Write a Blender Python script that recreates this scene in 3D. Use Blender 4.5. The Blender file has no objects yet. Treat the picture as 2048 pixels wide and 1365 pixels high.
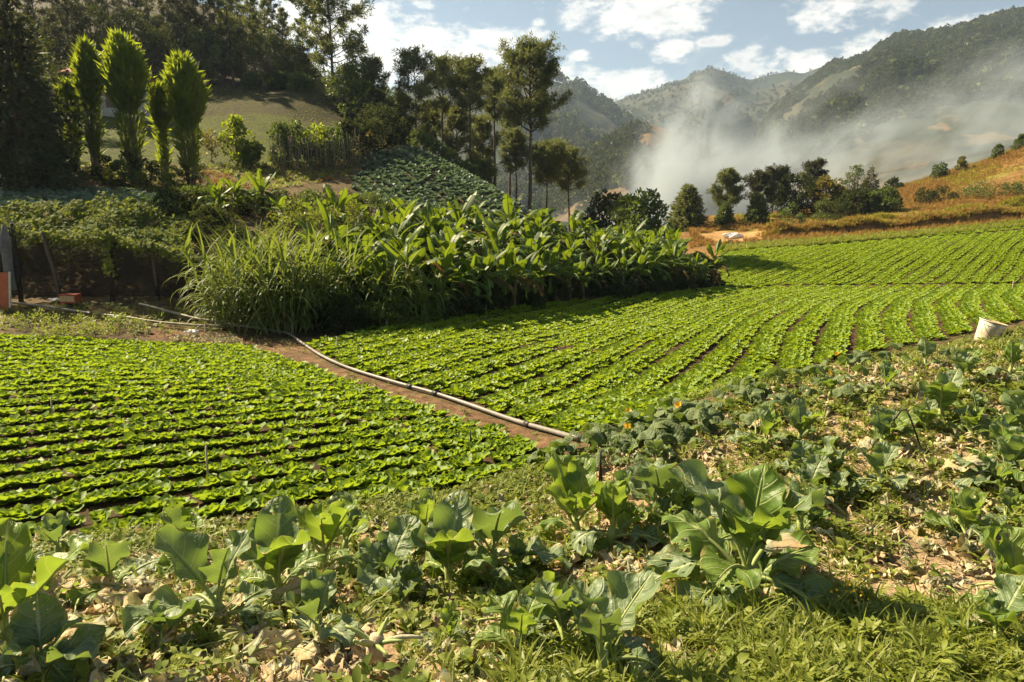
import bpy, math, random
import numpy as np
from mathutils import Vector, Matrix

RS = np.random.RandomState(7)
random.seed(7)
rad = math.radians
scene = bpy.context.scene
COL = scene.collection

# ------------------------------------------------------------------ camera
F, CX, CY, PITCH = 1365.33, 1024.0, 682.5, rad(10.46)
cam_d = bpy.data.cameras.new('camera')
cam_d.sensor_width = 36.0
cam_d.lens = 24.0
cam_d.clip_start = 0.05
cam_d.clip_end = 20000.0
cam = bpy.data.objects.new('camera', cam_d)
COL.objects.link(cam)
cam.location = (0, 0, 0)
cam.rotation_euler = (rad(90) - PITCH, 0, 0)
scene.camera = cam

# ------------------------------------------------------------------ light
SUN_AZ, SUN_EL = rad(-58), rad(41)          # azimuth from +Y towards +X
world = bpy.data.worlds.new('World')
scene.world = world
world.use_nodes = True
world.cycles.sampling_method = 'MANUAL'
world.cycles.sample_map_resolution = 256
sun_d = bpy.data.lights.new('sun', 'SUN')
sun_d.energy = 5.0
sun_d.angle = rad(0.6)
sun_d.color = (1.0, 0.83, 0.56)
sun = bpy.data.objects.new('sun', sun_d)
COL.objects.link(sun)
sdir = Vector((math.sin(SUN_AZ) * math.cos(SUN_EL), math.cos(SUN_AZ) * math.cos(SUN_EL), math.sin(SUN_EL)))
sun.rotation_euler = sdir.to_track_quat('Z', 'Y').to_euler()
sun.location = sdir * 300

scene.view_settings.view_transform = 'Standard'
scene.view_settings.look = 'None'
scene.view_settings.exposure = 1.6
scene.view_settings.gamma = 1.0
scene.view_settings.use_curve_mapping = False
scene.render.engine = 'CYCLES'
cy = scene.cycles
cy.max_bounces = 5
cy.diffuse_bounces = 2
cy.glossy_bounces = 2
cy.transmission_bounces = 3
cy.transparent_max_bounces = 8
cy.volume_bounces = 0
cy.volume_step_rate = 1.0
cy.volume_max_steps = 128
cy.sample_clamp_indirect = 4.0
cy.use_adaptive_sampling = True
cy.adaptive_threshold = 0.012
cy.use_denoising = True
cy.denoiser = 'OPENIMAGEDENOISE'
cy.denoising_input_passes = 'RGB_ALBEDO_NORMAL'
cy.denoising_prefilter = 'ACCURATE'


def ray(px, py):
    c = (px - CX) / F
    k = -(py - CY) / F
    d = np.array([c, math.cos(PITCH) + k * math.sin(PITCH), -math.sin(PITCH) + k * math.cos(PITCH)])
    return d / d[1]


def at(px, py, d):
    return ray(px, py) * d


ORDW = ['first', 'second', 'third', 'fourth', 'fifth', 'sixth', 'seventh', 'eighth', 'ninth', 'tenth', 'eleventh', 'twelfth', 'thirteenth', 'fourteenth', 'fifteenth', 'sixteenth', 'seventeenth', 'eighteenth', 'nineteenth', 'twentieth',
        'twenty-first', 'twenty-second', 'twenty-third', 'twenty-fourth', 'twenty-fifth', 'twenty-sixth', 'twenty-seventh', 'twenty-eighth', 'twenty-ninth', 'thirtieth', 'thirty-first', 'thirty-second', 'thirty-third', 'thirty-fourth', 'thirty-fifth', 'thirty-sixth']


class NT:
    """small node-tree helper"""
    def __init__(self, tree):
        self.t = tree
        tree.nodes.clear()

    def n(self, kind, **kw):
        nd = self.t.nodes.new(kind)
        for k, v in kw.items():
            if k == 'ins':
                for key, val in v.items():
                    if isinstance(val, bpy.types.NodeSocket):
                        self.t.links.new(val, nd.inputs[key])
                    else:
                        nd.inputs[key].default_value = val
            else:
                setattr(nd, k, v)
        return nd

    def link(self, a, b):
        self.t.links.new(a, b)

    def m(self, op, a, b=None, c=None, clamp=False):
        nd = self.t.nodes.new('ShaderNodeMath')
        nd.operation = op
        nd.use_clamp = clamp
        for i, v in enumerate((a, b, c)):
            if v is None:
                continue
            if isinstance(v, bpy.types.NodeSocket):
                self.t.links.new(v, nd.inputs[i])
            else:
                nd.inputs[i].default_value = v
        return nd.outputs[0]

    def mix(self, fac, a, b, blend='MIX'):
        nd = self.t.nodes.new('ShaderNodeMix')
        nd.data_type = 'RGBA'
        nd.blend_type = blend
        nd.clamp_factor = True
        for key, v in ((0, fac), (6, a), (7, b)):
            if isinstance(v, bpy.types.NodeSocket):
                self.t.links.new(v, nd.inputs[key])
            else:
                nd.inputs[key].default_value = v if key == 0 else tuple(v) + ((1.0,) if len(v) == 3 else ())
        return nd.outputs[2]

    def ramp(self, fac, stops, interp='LINEAR'):
        nd = self.t.nodes.new('ShaderNodeValToRGB')
        nd.color_ramp.interpolation = interp
        els = nd.color_ramp.elements
        while len(els) < len(stops):
            els.new(0.5)
        for e, (p, c) in zip(els, stops):
            e.position = p
            e.color = (c, c, c, 1) if not isinstance(c, (tuple, list)) else tuple(c) + ((1.0,) if len(c) == 3 else ())
        self.t.links.new(fac, nd.inputs[0])
        return nd.outputs[0]

    def noise(self, vec, scale, detail=3.0, rough=0.55, dist=0.0):
        nd = self.n('ShaderNodeTexNoise', ins={'Scale': scale, 'Detail': detail, 'Roughness': rough, 'Distortion': dist})
        if vec is not None:
            self.link(vec, nd.inputs['Vector'])
        return nd.outputs[0]

    def smooth(self, v, lo, hi):
        nd = self.n('ShaderNodeMapRange', interpolation_type='SMOOTHSTEP')
        self.link(v, nd.inputs['Value'])
        nd.inputs['From Min'].default_value = lo
        nd.inputs['From Max'].default_value = hi
        return nd.outputs[0]


# ------------------------------------------------------------------ sky with clouds
def build_world():
    w = NT(world.node_tree)
    sky = w.n('ShaderNodeTexSky', sky_type='NISHITA', sun_disc=False, sun_elevation=SUN_EL,
              sun_rotation=SUN_AZ, altitude=1400.0, air_density=1.0, dust_density=1.0, ozone_density=1.0)
    hs = w.n('ShaderNodeHueSaturation', ins={'Hue': 0.485, 'Saturation': 0.76, 'Value': 0.74, 'Color': sky.outputs[0]})
    tc = w.n('ShaderNodeTexCoord')
    sep = w.n('ShaderNodeSeparateXYZ')
    w.link(tc.outputs['Generated'], sep.inputs[0])
    x, y, z = sep.outputs
    az = w.m('ARCTAN2', x, y)
    el = w.m('ARCSINE', z)
    vec = w.n('ShaderNodeCombineXYZ')
    w.link(az, vec.inputs[0])
    w.link(w.m('MULTIPLY', el, 1.9), vec.inputs[1])
    n1 = w.noise(vec.outputs[0], 7.0, 5.0, 0.6, 0.35)
    n2 = w.noise(vec.outputs[0], 30.0, 6.0, 0.66)
    big = w.noise(vec.outputs[0], 2.6, 1.0, 0.5)
    blobs = [(820, 95, 150, 48), (930, 105, 90, 34), (740, 60, 80, 40), (1000, 128, 70, 22), (1235, 22, 110, 40), (1340, 8, 90, 42),
             (1670, 10, 115, 42), (1630, 22, 60, 22), (1210, 178, 110, 30), (1250, 165, 70, 22), (1150, 160, 60, 24), (1345, 105, 34, 17),
             (1520, 135, 66, 30), (1600, 128, 70, 18), (1735, 100, 56, 28), (1910, 58, 62, 20), (2010, 36, 50, 14), (1165, 112, 22, 9),
             (1080, 68, 22, 10), (1080, 45, 14, 8), (850, 10, 20, 8), (1435, 82, 30, 9), (620, 40, 120, 60), (680, 140, 120, 40), (1220, 62, 30, 7),
             (560, 20, 90, 40), (980, 85, 60, 24), (870, 130, 130, 26)]
    acc = None
    for px, py, rx, ry in blobs:
        r = ray(px, py)
        a0 = math.atan2(r[0], r[1])
        e0 = math.asin(r[2] / np.linalg.norm(r))
        ca = math.cos(a0)
        dx = w.m('MULTIPLY', w.m('SUBTRACT', az, a0), F / (rx * 1.05) / (ca * ca) * 0.97)
        dy = w.m('MULTIPLY', w.m('SUBTRACT', el, e0), F / (ry * 1.05) / ca * 0.95)
        d2 = w.m('ADD', w.m('MULTIPLY', dx, dx), w.m('MULTIPLY', dy, dy))
        v = w.m('SUBTRACT', 1.0, d2)
        acc = v if acc is None else w.m('MAXIMUM', acc, v)
    acc = w.m('MAXIMUM', acc, -1.6)
    # unseen rest of the sky: same scattered cumulus, thinned to cut fill light
    away = w.smooth(w.m('ABSOLUTE', az), 0.66, 0.85)
    high = w.smooth(el, 0.32, 0.42)
    out = w.m('MAXIMUM', away, high)
    gen = w.m('MULTIPLY_ADD', big, 6.5, -4.2)
    field = w.m('ADD', w.m('MULTIPLY', acc, w.m('SUBTRACT', 1.0, out)), w.m('MULTIPLY', gen, out))
    field = w.m('ADD', field, w.m('MULTIPLY_ADD', n1, 4.6, -2.2))
    field = w.m('ADD', field, w.m('MULTIPLY_ADD', n2, 5.6, -2.7))
    mask = w.smooth(field, -0.3, 1.5)
    thick = w.smooth(field, 0.4, 2.2)
    shade = w.noise(vec.outputs[0], 11.0, 3.0, 0.55)
    sh = w.m('MULTIPLY', w.smooth(shade, 0.50, 0.66), thick)
    ccol = w.mix(sh, (0.98, 0.94, 0.87), (0.55, 0.57, 0.60))
    b1 = w.n('ShaderNodeBackground', ins={'Strength': 0.05, 'Color': hs.outputs[0]})
    b2 = w.n('ShaderNodeBackground', ins={'Strength': 0.40, 'Color': ccol})
    mx = w.n('ShaderNodeMixShader')
    w.link(w.m('MULTIPLY', mask, w.smooth(el, -0.02, 0.03)), mx.inputs[0])
    w.link(b1.outputs[0], mx.inputs[1])
    w.link(b2.outputs[0], mx.inputs[2])
    o = w.n('ShaderNodeOutputWorld')
    w.link(mx.outputs[0], o.inputs[0])


build_world()


# ------------------------------------------------------------------ helpers
def fbm(x, y, freq=1.0, octaves=4, seed=0, gain=0.5):
    """vectorised value noise, about -1..1"""
    x = np.asarray(x, float)
    y = np.asarray(y, float)
    tot = np.zeros(np.broadcast(x, y).shape)
    amp, s = 1.0, 0.0
    for o in range(octaves):
        X, Y = x * freq + seed * 17.3 + o * 5.1, y * freq - seed * 9.7 + o * 3.3
        xi, yi = np.floor(X), np.floor(Y)
        fx, fy = X - xi, Y - yi
        fx, fy = fx * fx * (3 - 2 * fx), fy * fy * (3 - 2 * fy)

        def h(a, b):
            v = np.sin(a * 127.1 + b * 311.7 + seed * 74.7 + o * 13.1) * 43758.5453
            return v - np.floor(v)
        v = (h(xi, yi) * (1 - fx) + h(xi + 1, yi) * fx) * (1 - fy) + (h(xi, yi + 1) * (1 - fx) + h(xi + 1, yi + 1) * fx) * fy
        tot += amp * (v * 2 - 1)
        s += amp
        amp *= gain
        freq *= 2
    return tot / s


def mesh_of(name, V, Fc, mats, uv=None, mi=None, smooth=True):
    me = bpy.data.meshes.new(name)
    me.from_pydata(V.tolist() if hasattr(V, 'tolist') else V, [], Fc.tolist() if hasattr(Fc, 'tolist') else Fc)
    for m in (mats if isinstance(mats, (list, tuple)) else [mats]):
        me.materials.append(m)
    if uv is not None:
        lay = me.uv_layers.new(name='UVMap')
        li = np.empty(len(me.loops), np.int32)
        me.loops.foreach_get('vertex_index', li)
        lay.data.foreach_set('uv', np.asarray(uv, np.float32)[li].ravel())
    if mi is not None:
        me.polygons.foreach_set('material_index', np.asarray(mi, np.int32))
    if smooth:
        me.polygons.foreach_set('use_smooth', np.ones(len(me.polygons), bool))
    me.update()
    return me


def put(name, me, parent=None, loc=None, rot=None, scale=None):
    o = bpy.data.objects.new(name, me)
    COL.objects.link(o)
    if parent is not None:
        o.parent = parent
    if loc is not None:
        o.location = tuple(float(v) for v in loc)
    if rot is not None:
        o.rotation_euler = rot
    if scale is not None:
        o.scale = (scale,) * 3 if not isinstance(scale, (tuple, list)) else scale
    return o


def tag(o, label=None, cat=None, group=None, kind=None):
    if label:
        o['label'] = label
    if cat:
        o['category'] = cat
    if group:
        o['group'] = group
    if kind:
        o['kind'] = kind
    return o


def thing(name, loc, label, cat, group=None, rz=0.0, scale=1.0):
    o = put(name, None, None, loc, (0, 0, rz), scale)
    o.empty_display_size = 0.1
    return tag(o, label, cat, group)


class Acc:
    def __init__(self):
        self.V, self.F, self.UV, self.MI, self.n = [], [], [], [], 0

    def add(self, V, Fc, uv=None, mi=0):
        V = np.asarray(V, float)
        self.V.append(V)
        Fc = Fc.tolist() if hasattr(Fc, 'tolist') else Fc
        self.F += [[i + self.n for i in f] for f in Fc]
        self.UV.append(np.zeros((len(V), 2)) + 0.25 if uv is None else np.asarray(uv, float))
        self.MI += [mi] * len(Fc)
        self.n += len(V)
        return self

    def mesh(self, name, mats, smooth=True):
        return mesh_of(name, np.concatenate(self.V), self.F, mats, np.concatenate(self.UV), self.MI, smooth)


def tube(pts, radii, n=6, cap=True):
    pts = np.asarray(pts, float)
    radii = np.broadcast_to(np.asarray(radii, float), (len(pts),))
    T = np.gradient(pts, axis=0)
    T /= np.linalg.norm(T, axis=1)[:, None] + 1e-9
    up = np.array([0, 0, 1.0]) if abs(T[0][2]) < 0.9 else np.array([1.0, 0, 0])
    V = []
    a = np.arange(n) * 2 * math.pi / n
    for p, t, r in zip(pts, T, radii):
        s = np.cross(t, up)
        s /= np.linalg.norm(s) + 1e-9
        b = np.cross(s, t)
        V.append(p + r * (np.cos(a)[:, None] * s + np.sin(a)[:, None] * b))
    V = np.concatenate(V)
    Fc = []
    for i in range(len(pts) - 1):
        for j in range(n):
            k = (j + 1) % n
            Fc.append([i * n + j, i * n + k, (i + 1) * n + k, (i + 1) * n + j])
    if cap:
        Fc.append(list(range(n - 1, -1, -1)))
        Fc.append([(len(pts) - 1) * n + j for j in range(n)])
    return V, Fc


def rotz(V, a):
    c, s = math.cos(a), math.sin(a)
    return np.asarray(V) @ np.array([[c, s, 0], [-s, c, 0], [0, 0, 1.0]])


def rotx(V, a):
    c, s = math.cos(a), math.sin(a)
    return np.asarray(V) @ np.array([[1.0, 0, 0], [0, c, s], [0, -s, c]])


def blades(P, D, L, W, rng, mid=0.45):
    """n rhombic leaves from bases P along unit directions D"""
    n = len(P)
    S = np.cross(D, rng.normal(size=(n, 3)))
    S /= np.linalg.norm(S, axis=1)[:, None] + 1e-9
    L = np.broadcast_to(L, (n,))[:, None]
    W = np.broadcast_to(W, (n,))[:, None]
    V = np.empty((n, 4, 3))
    V[:, 0] = P
    V[:, 1] = P + D * L * mid + S * W * 0.5
    V[:, 2] = P + D * L
    V[:, 3] = P + D * L * mid - S * W * 0.5
    return V.reshape(-1, 3), np.arange(4 * n).reshape(n, 4)


def unit(v):
    v = np.asarray(v, float)
    return v / (np.linalg.norm(v, axis=-1, keepdims=True) + 1e-9)


# profile functions of t in 0..1 -> half width factor
def pf_lettuce(t):
    return 0.25 + 0.85 * np.sin(np.clip(t, 0, 1) ** 0.85 * math.pi * 0.86) ** 0.9


def pf_brassica(t):
    s = np.clip((t - 0.26) / 0.74, 0, 1)
    return 0.02 + np.where(t > 0.26, np.sin(s ** 0.95 * math.pi) ** 0.6, 0)


def pf_grass(t):
    return np.minimum(1, 6 * t + 0.25) * (1 - t ** 2.2) + 0.01


def pf_oval(t):
    return np.sin(np.clip(t, 0.0, 1) * math.pi * 0.98 + 0.02) ** 0.75 + 0.02


def leaf(L, W, e0=0.9, bend=1.0, nu=5, nv=4, prof=pf_oval, cup=0.25, wave=0.1, wf=3.0, rng=RS, twist=0.0, lobes=0.0):
    """a blade that grows along +X from the origin, raised by e0, arching by bend; returns V, F, UV, centre line"""
    t = np.linspace(0, 1, nu + 1)
    if nu > 8:
        t = np.sin(t * math.pi / 2) * 0.55 + t * 0.45
    ang = e0 - bend * t ** 1.2
    step = L * np.diff(t)
    cx = np.concatenate([[0], np.cumsum(np.cos((ang[1:] + ang[:-1]) / 2) * step)])
    cz = np.concatenate([[0], np.cumsum(np.sin((ang[1:] + ang[:-1]) / 2) * step)])
    s = np.linspace(-1, 1, nv + 1)
    T, S = np.meshgrid(t, s, indexing='ij')
    w = W * prof(T)
    if lobes:
        w = w * (1 - lobes * 0.5 * (1 + np.sin(T * 2 * math.pi * wf + rng.uniform(0, 6))) * np.abs(S) ** 0.5)
    ph = rng.uniform(0, 6.28, 2)
    side = np.where(S > 0, 0, 1)
    rip = wave * W * np.abs(S) ** 1.6 * np.sin(T * 2 * math.pi * wf + np.where(side, ph[0], ph[1]) + S) * (prof(T) > 0.1)
    off = cup * w * S * S + rip
    lat = w * S * (1 - 0.25 * abs(cup) * S * S)
    tw = twist * T
    lat2 = lat * np.cos(tw) - off * np.sin(tw)
    off2 = lat * np.sin(tw) + off * np.cos(tw)
    A = ang[:, None] + 0 * S
    V = np.stack([cx[:, None] - np.sin(A) * off2, lat2, cz[:, None] + np.cos(A) * off2], -1).reshape(-1, 3)
    m = nv + 1
    Fc = [[i * m + j, (i + 1) * m + j, (i + 1) * m + j + 1, i * m + j + 1] for i in range(nu) for j in range(nv)]
    UV = np.stack([(S + 1) / 2, T], -1).reshape(-1, 2)
    return V, Fc, UV, np.stack([cx, 0 * cx, cz], -1)


# ------------------------------------------------------------------ materials
def new_mat(name):
    m = bpy.data.materials.new(name)
    m.use_nodes = True
    return m, NT(m.node_tree)


def leaf_mat(name, c1, c2, trans=0.4, tcol=None, rough=0.5, rib=None, veins=0.0, nscale=6.0, spec=0.35, dry=None, bump=0.0, tex=True, holes=0.0):
    m, t = new_mat(name)
    oi = t.n('ShaderNodeObjectInfo')
    fac = oi.outputs['Random']
    geo = t.n('ShaderNodeNewGeometry')
    isl = geo.outputs['Random Per Island']
    f = t.m('ADD', t.m('MULTIPLY', fac, 0.45), t.m('MULTIPLY', isl, 0.45))
    if tex:
        tc = t.n('ShaderNodeTexCoord')
        nz = t.noise(tc.outputs['Object'], nscale, 3.0, 0.6)
        f = t.m('ADD', f, t.m('MULTIPLY_ADD', nz, 0.9, -0.4), clamp=True)
    col = t.mix(f, c1, c2)
    if dry is not None:
        dc, amt = dry
        n2 = t.noise(tc.outputs['Object'], nscale * 0.8, 4.0, 0.65)
        n2 = t.m('ADD', n2, t.m('MULTIPLY_ADD', isl, 0.35, -0.17))
        col = t.mix(t.smooth(n2, 0.72 - amt, 0.82 - amt), col, dc)
    bsock = None
    if rib is not None:
        uv = t.n('ShaderNodeUVMap')
        sp = t.n('ShaderNodeSeparateXYZ')
        t.link(uv.outputs[0], sp.inputs[0])
        au = t.m('MULTIPLY', t.m('ABSOLUTE', t.m('SUBTRACT', sp.outputs[0], 0.5)), 2.0)
        mid = t.m('SUBTRACT', 1.0, t.smooth(au, 0.03, 0.12))
        fac2 = mid
        if veins:
            vv = t.m('SUBTRACT', sp.outputs[1], t.m('MULTIPLY', au, 0.22))
            wv = t.m('SINE', t.m('MULTIPLY', vv, 2 * math.pi * veins))
            vn = t.m('MULTIPLY', t.smooth(wv, 0.86, 1.0), t.m('SUBTRACT', 1.0, t.m('MULTIPLY', au, 0.6)))
            fac2 = t.m('MAXIMUM', mid, t.m('MULTIPLY', vn, 0.75))
            bsock = t.m('SUBTRACT', t.m('MULTIPLY', wv, 0.25), t.m('MULTIPLY', fac2, 0.8))
        col = t.mix(t.m('MULTIPLY', fac2, 0.8), col, rib)
        if holes:
            ne = t.noise(tc.outputs['Object'], nscale * 2.2, 3.0, 0.6)
            ed = t.smooth(t.m('ADD', au, t.m('MULTIPLY', ne, 0.9)), 1.36, 1.5)
            col = t.mix(ed, col, (0.40, 0.31, 0.11))
    b = t.n('ShaderNodeBsdfPrincipled', ins={'Roughness': rough, 'Specular IOR Level': spec})
    t.link(col, b.inputs['Base Color'])
    if bump:
        h = t.noise(tc.outputs['Object'], nscale * 5, 3.0, 0.6)
        if bsock is not None:
            h = t.m('ADD', h, bsock)
        bp = t.n('ShaderNodeBump', ins={'Strength': bump, 'Distance': 0.01, 'Height': h})
        t.link(bp.outputs[0], b.inputs['Normal'])
    out = t.n('ShaderNodeOutputMaterial')
    hole = None
    if holes:
        vo = t.n('ShaderNodeTexVoronoi', ins={'Scale': 42.0, 'Randomness': 1.0})
        t.link(tc.outputs['Object'], vo.inputs['Vector'])
        nh = t.noise(tc.outputs['Object'], 9.0, 2.0, 0.5)
        hole = t.m('LESS_THAN', vo.outputs['Distance'], t.m('MULTIPLY', t.smooth(nh, 0.50, 0.72), holes))
    if trans > 0:
        tr = t.n('ShaderNodeBsdfTranslucent')
        t.link(t.mix(0.75, col, tcol) if tcol else col, tr.inputs[0])
        mx = t.n('ShaderNodeMixShader', ins={0: trans})
        t.link(b.outputs[0], mx.inputs[1])
        t.link(tr.outputs[0], mx.inputs[2])
        if hole is not None:
            tp = t.n('ShaderNodeBsdfTransparent')
            m2 = t.n('ShaderNodeMixShader')
            t.link(hole, m2.inputs[0])
            t.link(mx.outputs[0], m2.inputs[1])
            t.link(tp.outputs[0], m2.inputs[2])
            mx = m2
        t.link(mx.outputs[0], out.inputs[0])
    else:
        t.link(b.outputs[0], out.inputs[0])
    return m


def plain_mat(name, c1, c2, scale=4.0, rough=0.8, bump=0.3, spec=0.3, stretch=(1, 1, 1), dirt=None):
    m, t = new_mat(name)
    tc = t.n('ShaderNodeTexCoord')
    mp = t.n('ShaderNodeMapping', ins={'Scale': stretch})
    t.link(tc.outputs['Object'], mp.inputs[0])
    nz = t.noise(mp.outputs[0], scale, 6.0, 0.65)
    col = t.mix(t.smooth(nz, 0.3, 0.7), c1, c2)
    if dirt:
        n3 = t.noise(mp.outputs[0], scale * 2.3, 5.0, 0.7)
        col = t.mix(t.smooth(n3, 0.52, 0.7), col, dirt)
    b = t.n('ShaderNodeBsdfPrincipled', ins={'Roughness': rough, 'Specular IOR Level': spec})
    t.link(col, b.inputs['Base Color'])
    if bump:
        bp = t.n('ShaderNodeBump', ins={'Strength': bump, 'Distance': 0.03})
        t.link(nz, bp.inputs['Height'])
        t.link(bp.outputs[0], b.inputs['Normal'])
    out = t.n('ShaderNodeOutputMaterial')
    t.link(b.outputs[0], out.inputs[0])
    return m


M = {}
M['lettuce'] = leaf_mat('lettuce_leaf', (0.092, 0.18, 0.010), (0.23, 0.34, 0.022), 0.42, (0.38, 0.49, 0.022), 0.58, nscale=9, spec=0.4)
M['crop'] = leaf_mat('salad_leaf', (0.10, 0.185, 0.008), (0.245, 0.35, 0.018), 0.40, (0.40, 0.50, 0.018), 0.52, nscale=7, spec=0.4)
M['brassica'] = leaf_mat('brassica_leaf', (0.070, 0.125, 0.045), (0.19, 0.245, 0.12), 0.30, (0.26, 0.38, 0.035), 0.50,
                         rib=(0.42, 0.46, 0.26), veins=7.0, nscale=5, spec=0.45, dry=((0.30, 0.24, 0.07), 0.05), bump=0.95, holes=0.42)
M['brassica_y'] = leaf_mat('young_brassica_leaf', (0.075, 0.15, 0.022), (0.17, 0.245, 0.05), 0.40, (0.34, 0.46, 0.03), 0.46,
                           rib=(0.46, 0.52, 0.20), veins=7.0, nscale=5, spec=0.4, dry=((0.36, 0.26, 0.06), 0.04), bump=0.9, holes=0.40)
M['brassica_wilt'] = leaf_mat('wilted_leaf', (0.26, 0.28, 0.18), (0.48, 0.44, 0.29), 0.22, (0.40, 0.38, 0.12), 0.65,
                              rib=(0.55, 0.50, 0.30), veins=6.0, nscale=5, spec=0.25, dry=((0.50, 0.36, 0.19), 0.24), bump=1.0, holes=0.5)
M['stalk'] = leaf_mat('green_stalk', (0.22, 0.30, 0.08), (0.36, 0.40, 0.14), 0.15, (0.4, 0.45, 0.1), 0.5, nscale=8)
M['litter'] = leaf_mat('dry_litter', (0.24, 0.155, 0.08), (0.80, 0.65, 0.44), 0.18, (0.5, 0.36, 0.14), 0.75, nscale=14, spec=0.15, bump=0.5)
M['litter_g'] = leaf_mat('faded_litter', (0.32, 0.31, 0.18), (0.60, 0.57, 0.42), 0.2, (0.4, 0.4, 0.12), 0.7, nscale=14, spec=0.2, bump=0.5)
M['grass'] = leaf_mat('weed_grass', (0.10, 0.145, 0.018), (0.27, 0.285, 0.05), 0.42, (0.36, 0.42, 0.04), 0.5, nscale=9)
M['weed'] = leaf_mat('weed_leaf', (0.11, 0.16, 0.018), (0.26, 0.29, 0.045), 0.4, (0.34, 0.40, 0.04), 0.55, nscale=9)
M['drygrass'] = leaf_mat('dry_grass', (0.17, 0.09, 0.026), (0.31, 0.185, 0.052), 0.35, (0.42, 0.26, 0.06), 0.75, nscale=2, spec=0.15)
M['yelgrass'] = leaf_mat('yellow_grass', (0.18, 0.19, 0.025), (0.32, 0.28, 0.04), 0.38, (0.38, 0.34, 0.03), 0.7, nscale=2, spec=0.2)
M['squash'] = leaf_mat('squash_leaf', (0.045, 0.08, 0.022), (0.13, 0.17, 0.050), 0.25, (0.20, 0.30, 0.03), 0.6,
                       rib=(0.22, 0.28, 0.14), veins=5.0, nscale=8, bump=0.5)
M['banana'] = leaf_mat('banana_leaf', (0.024, 0.058, 0.008), (0.090, 0.15, 0.016), 0.36, (0.30, 0.40, 0.016), 0.5,
                       rib=(0.34, 0.40, 0.09), nscale=3, spec=0.3, dry=((0.28, 0.19, 0.06), -0.02))
M['banana_dry'] = leaf_mat('dry_banana_leaf', (0.05, 0.035, 0.015), (0.17, 0.12, 0.055), 0.2, (0.3, 0.17, 0.05), 0.8, nscale=3, spec=0.1)
M['banana_stem'] = plain_mat('banana_stem', (0.07, 0.075, 0.025), (0.16, 0.10, 0.045), 5, 0.7, 0.4, stretch=(1, 1, 0.25))
M['cane'] = leaf_mat('cane_grass', (0.055, 0.092, 0.016), (0.155, 0.195, 0.042), 0.32, (0.32, 0.40, 0.04), 0.58, rib=(0.34, 0.38, 0.18), nscale=2, spec=0.25, dry=((0.30, 0.24, 0.11), 0.0))
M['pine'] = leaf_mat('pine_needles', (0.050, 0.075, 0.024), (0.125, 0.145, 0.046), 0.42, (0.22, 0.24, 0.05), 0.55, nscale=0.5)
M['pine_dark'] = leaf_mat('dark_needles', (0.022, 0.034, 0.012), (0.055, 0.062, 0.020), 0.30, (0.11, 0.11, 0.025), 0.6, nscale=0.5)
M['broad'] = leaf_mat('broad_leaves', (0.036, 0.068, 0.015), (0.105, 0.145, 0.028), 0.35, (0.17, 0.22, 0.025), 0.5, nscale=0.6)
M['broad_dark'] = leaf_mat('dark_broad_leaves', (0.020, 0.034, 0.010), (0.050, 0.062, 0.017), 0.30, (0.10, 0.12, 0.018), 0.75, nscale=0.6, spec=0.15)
M['broad_yel'] = leaf_mat('yellow_leaves', (0.10, 0.10, 0.02), (0.20, 0.16, 0.03), 0.35, (0.28, 0.24, 0.03), 0.6, nscale=0.6)
M['column'] = leaf_mat('feathery_leaves', (0.05, 0.085, 0.012), (0.14, 0.175, 0.02), 0.52, (0.40, 0.48, 0.022), 0.5, nscale=0.8)
M['vine'] = leaf_mat('vine_leaves', (0.055, 0.10, 0.018), (0.16, 0.19, 0.035), 0.35, (0.30, 0.33, 0.03), 0.75, nscale=1.2, spec=0.12)
M['cabbage'] = leaf_mat('cabbage_leaf', (0.07, 0.11, 0.070), (0.19, 0.24, 0.175), 0.22, (0.14, 0.22, 0.06), 0.62, nscale=3, spec=0.3)
M['bark'] = plain_mat('bark', (0.06, 0.042, 0.030), (0.15, 0.11, 0.08), 6, 0.9, 0.6, 0.2, (1, 1, 0.2))
M['bark_pale'] = plain_mat('pale_bark', (0.12, 0.09, 0.06), (0.24, 0.19, 0.13), 6, 0.9, 0.6, 0.2, (1, 1, 0.2))
M['pipe'] = plain_mat('weathered_pipe', (0.14, 0.125, 0.11), (0.25, 0.23, 0.20), 3, 0.5, 0.1, 0.4, dirt=(0.20, 0.15, 0.10))
M['pipe_t'] = plain_mat('tan_pipe', (0.22, 0.18, 0.11), (0.34, 0.29, 0.20), 3, 0.6, 0.1, 0.4, dirt=(0.20, 0.15, 0.10))
M['tape'] = plain_mat('black_tape', (0.02, 0.02, 0.02), (0.05, 0.05, 0.05), 20, 0.5, 0.1)
M['stick'] = plain_mat('dry_stick', (0.30, 0.25, 0.16), (0.48, 0.42, 0.30), 20, 0.8, 0.3)
M['stick_dark'] = plain_mat('dark_stick', (0.015, 0.012, 0.010), (0.05, 0.04, 0.03), 20, 0.8, 0.3)
M['bag'] = leaf_mat('plastic_bag', (0.62, 0.62, 0.62), (0.80, 0.80, 0.80), 0.3, (0.8, 0.8, 0.8), 0.35, nscale=12, spec=0.5, bump=0.8)
M['soil'] = plain_mat('clods', (0.13, 0.075, 0.04), (0.28, 0.18, 0.10), 9, 0.95, 0.6, 0.1)


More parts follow.
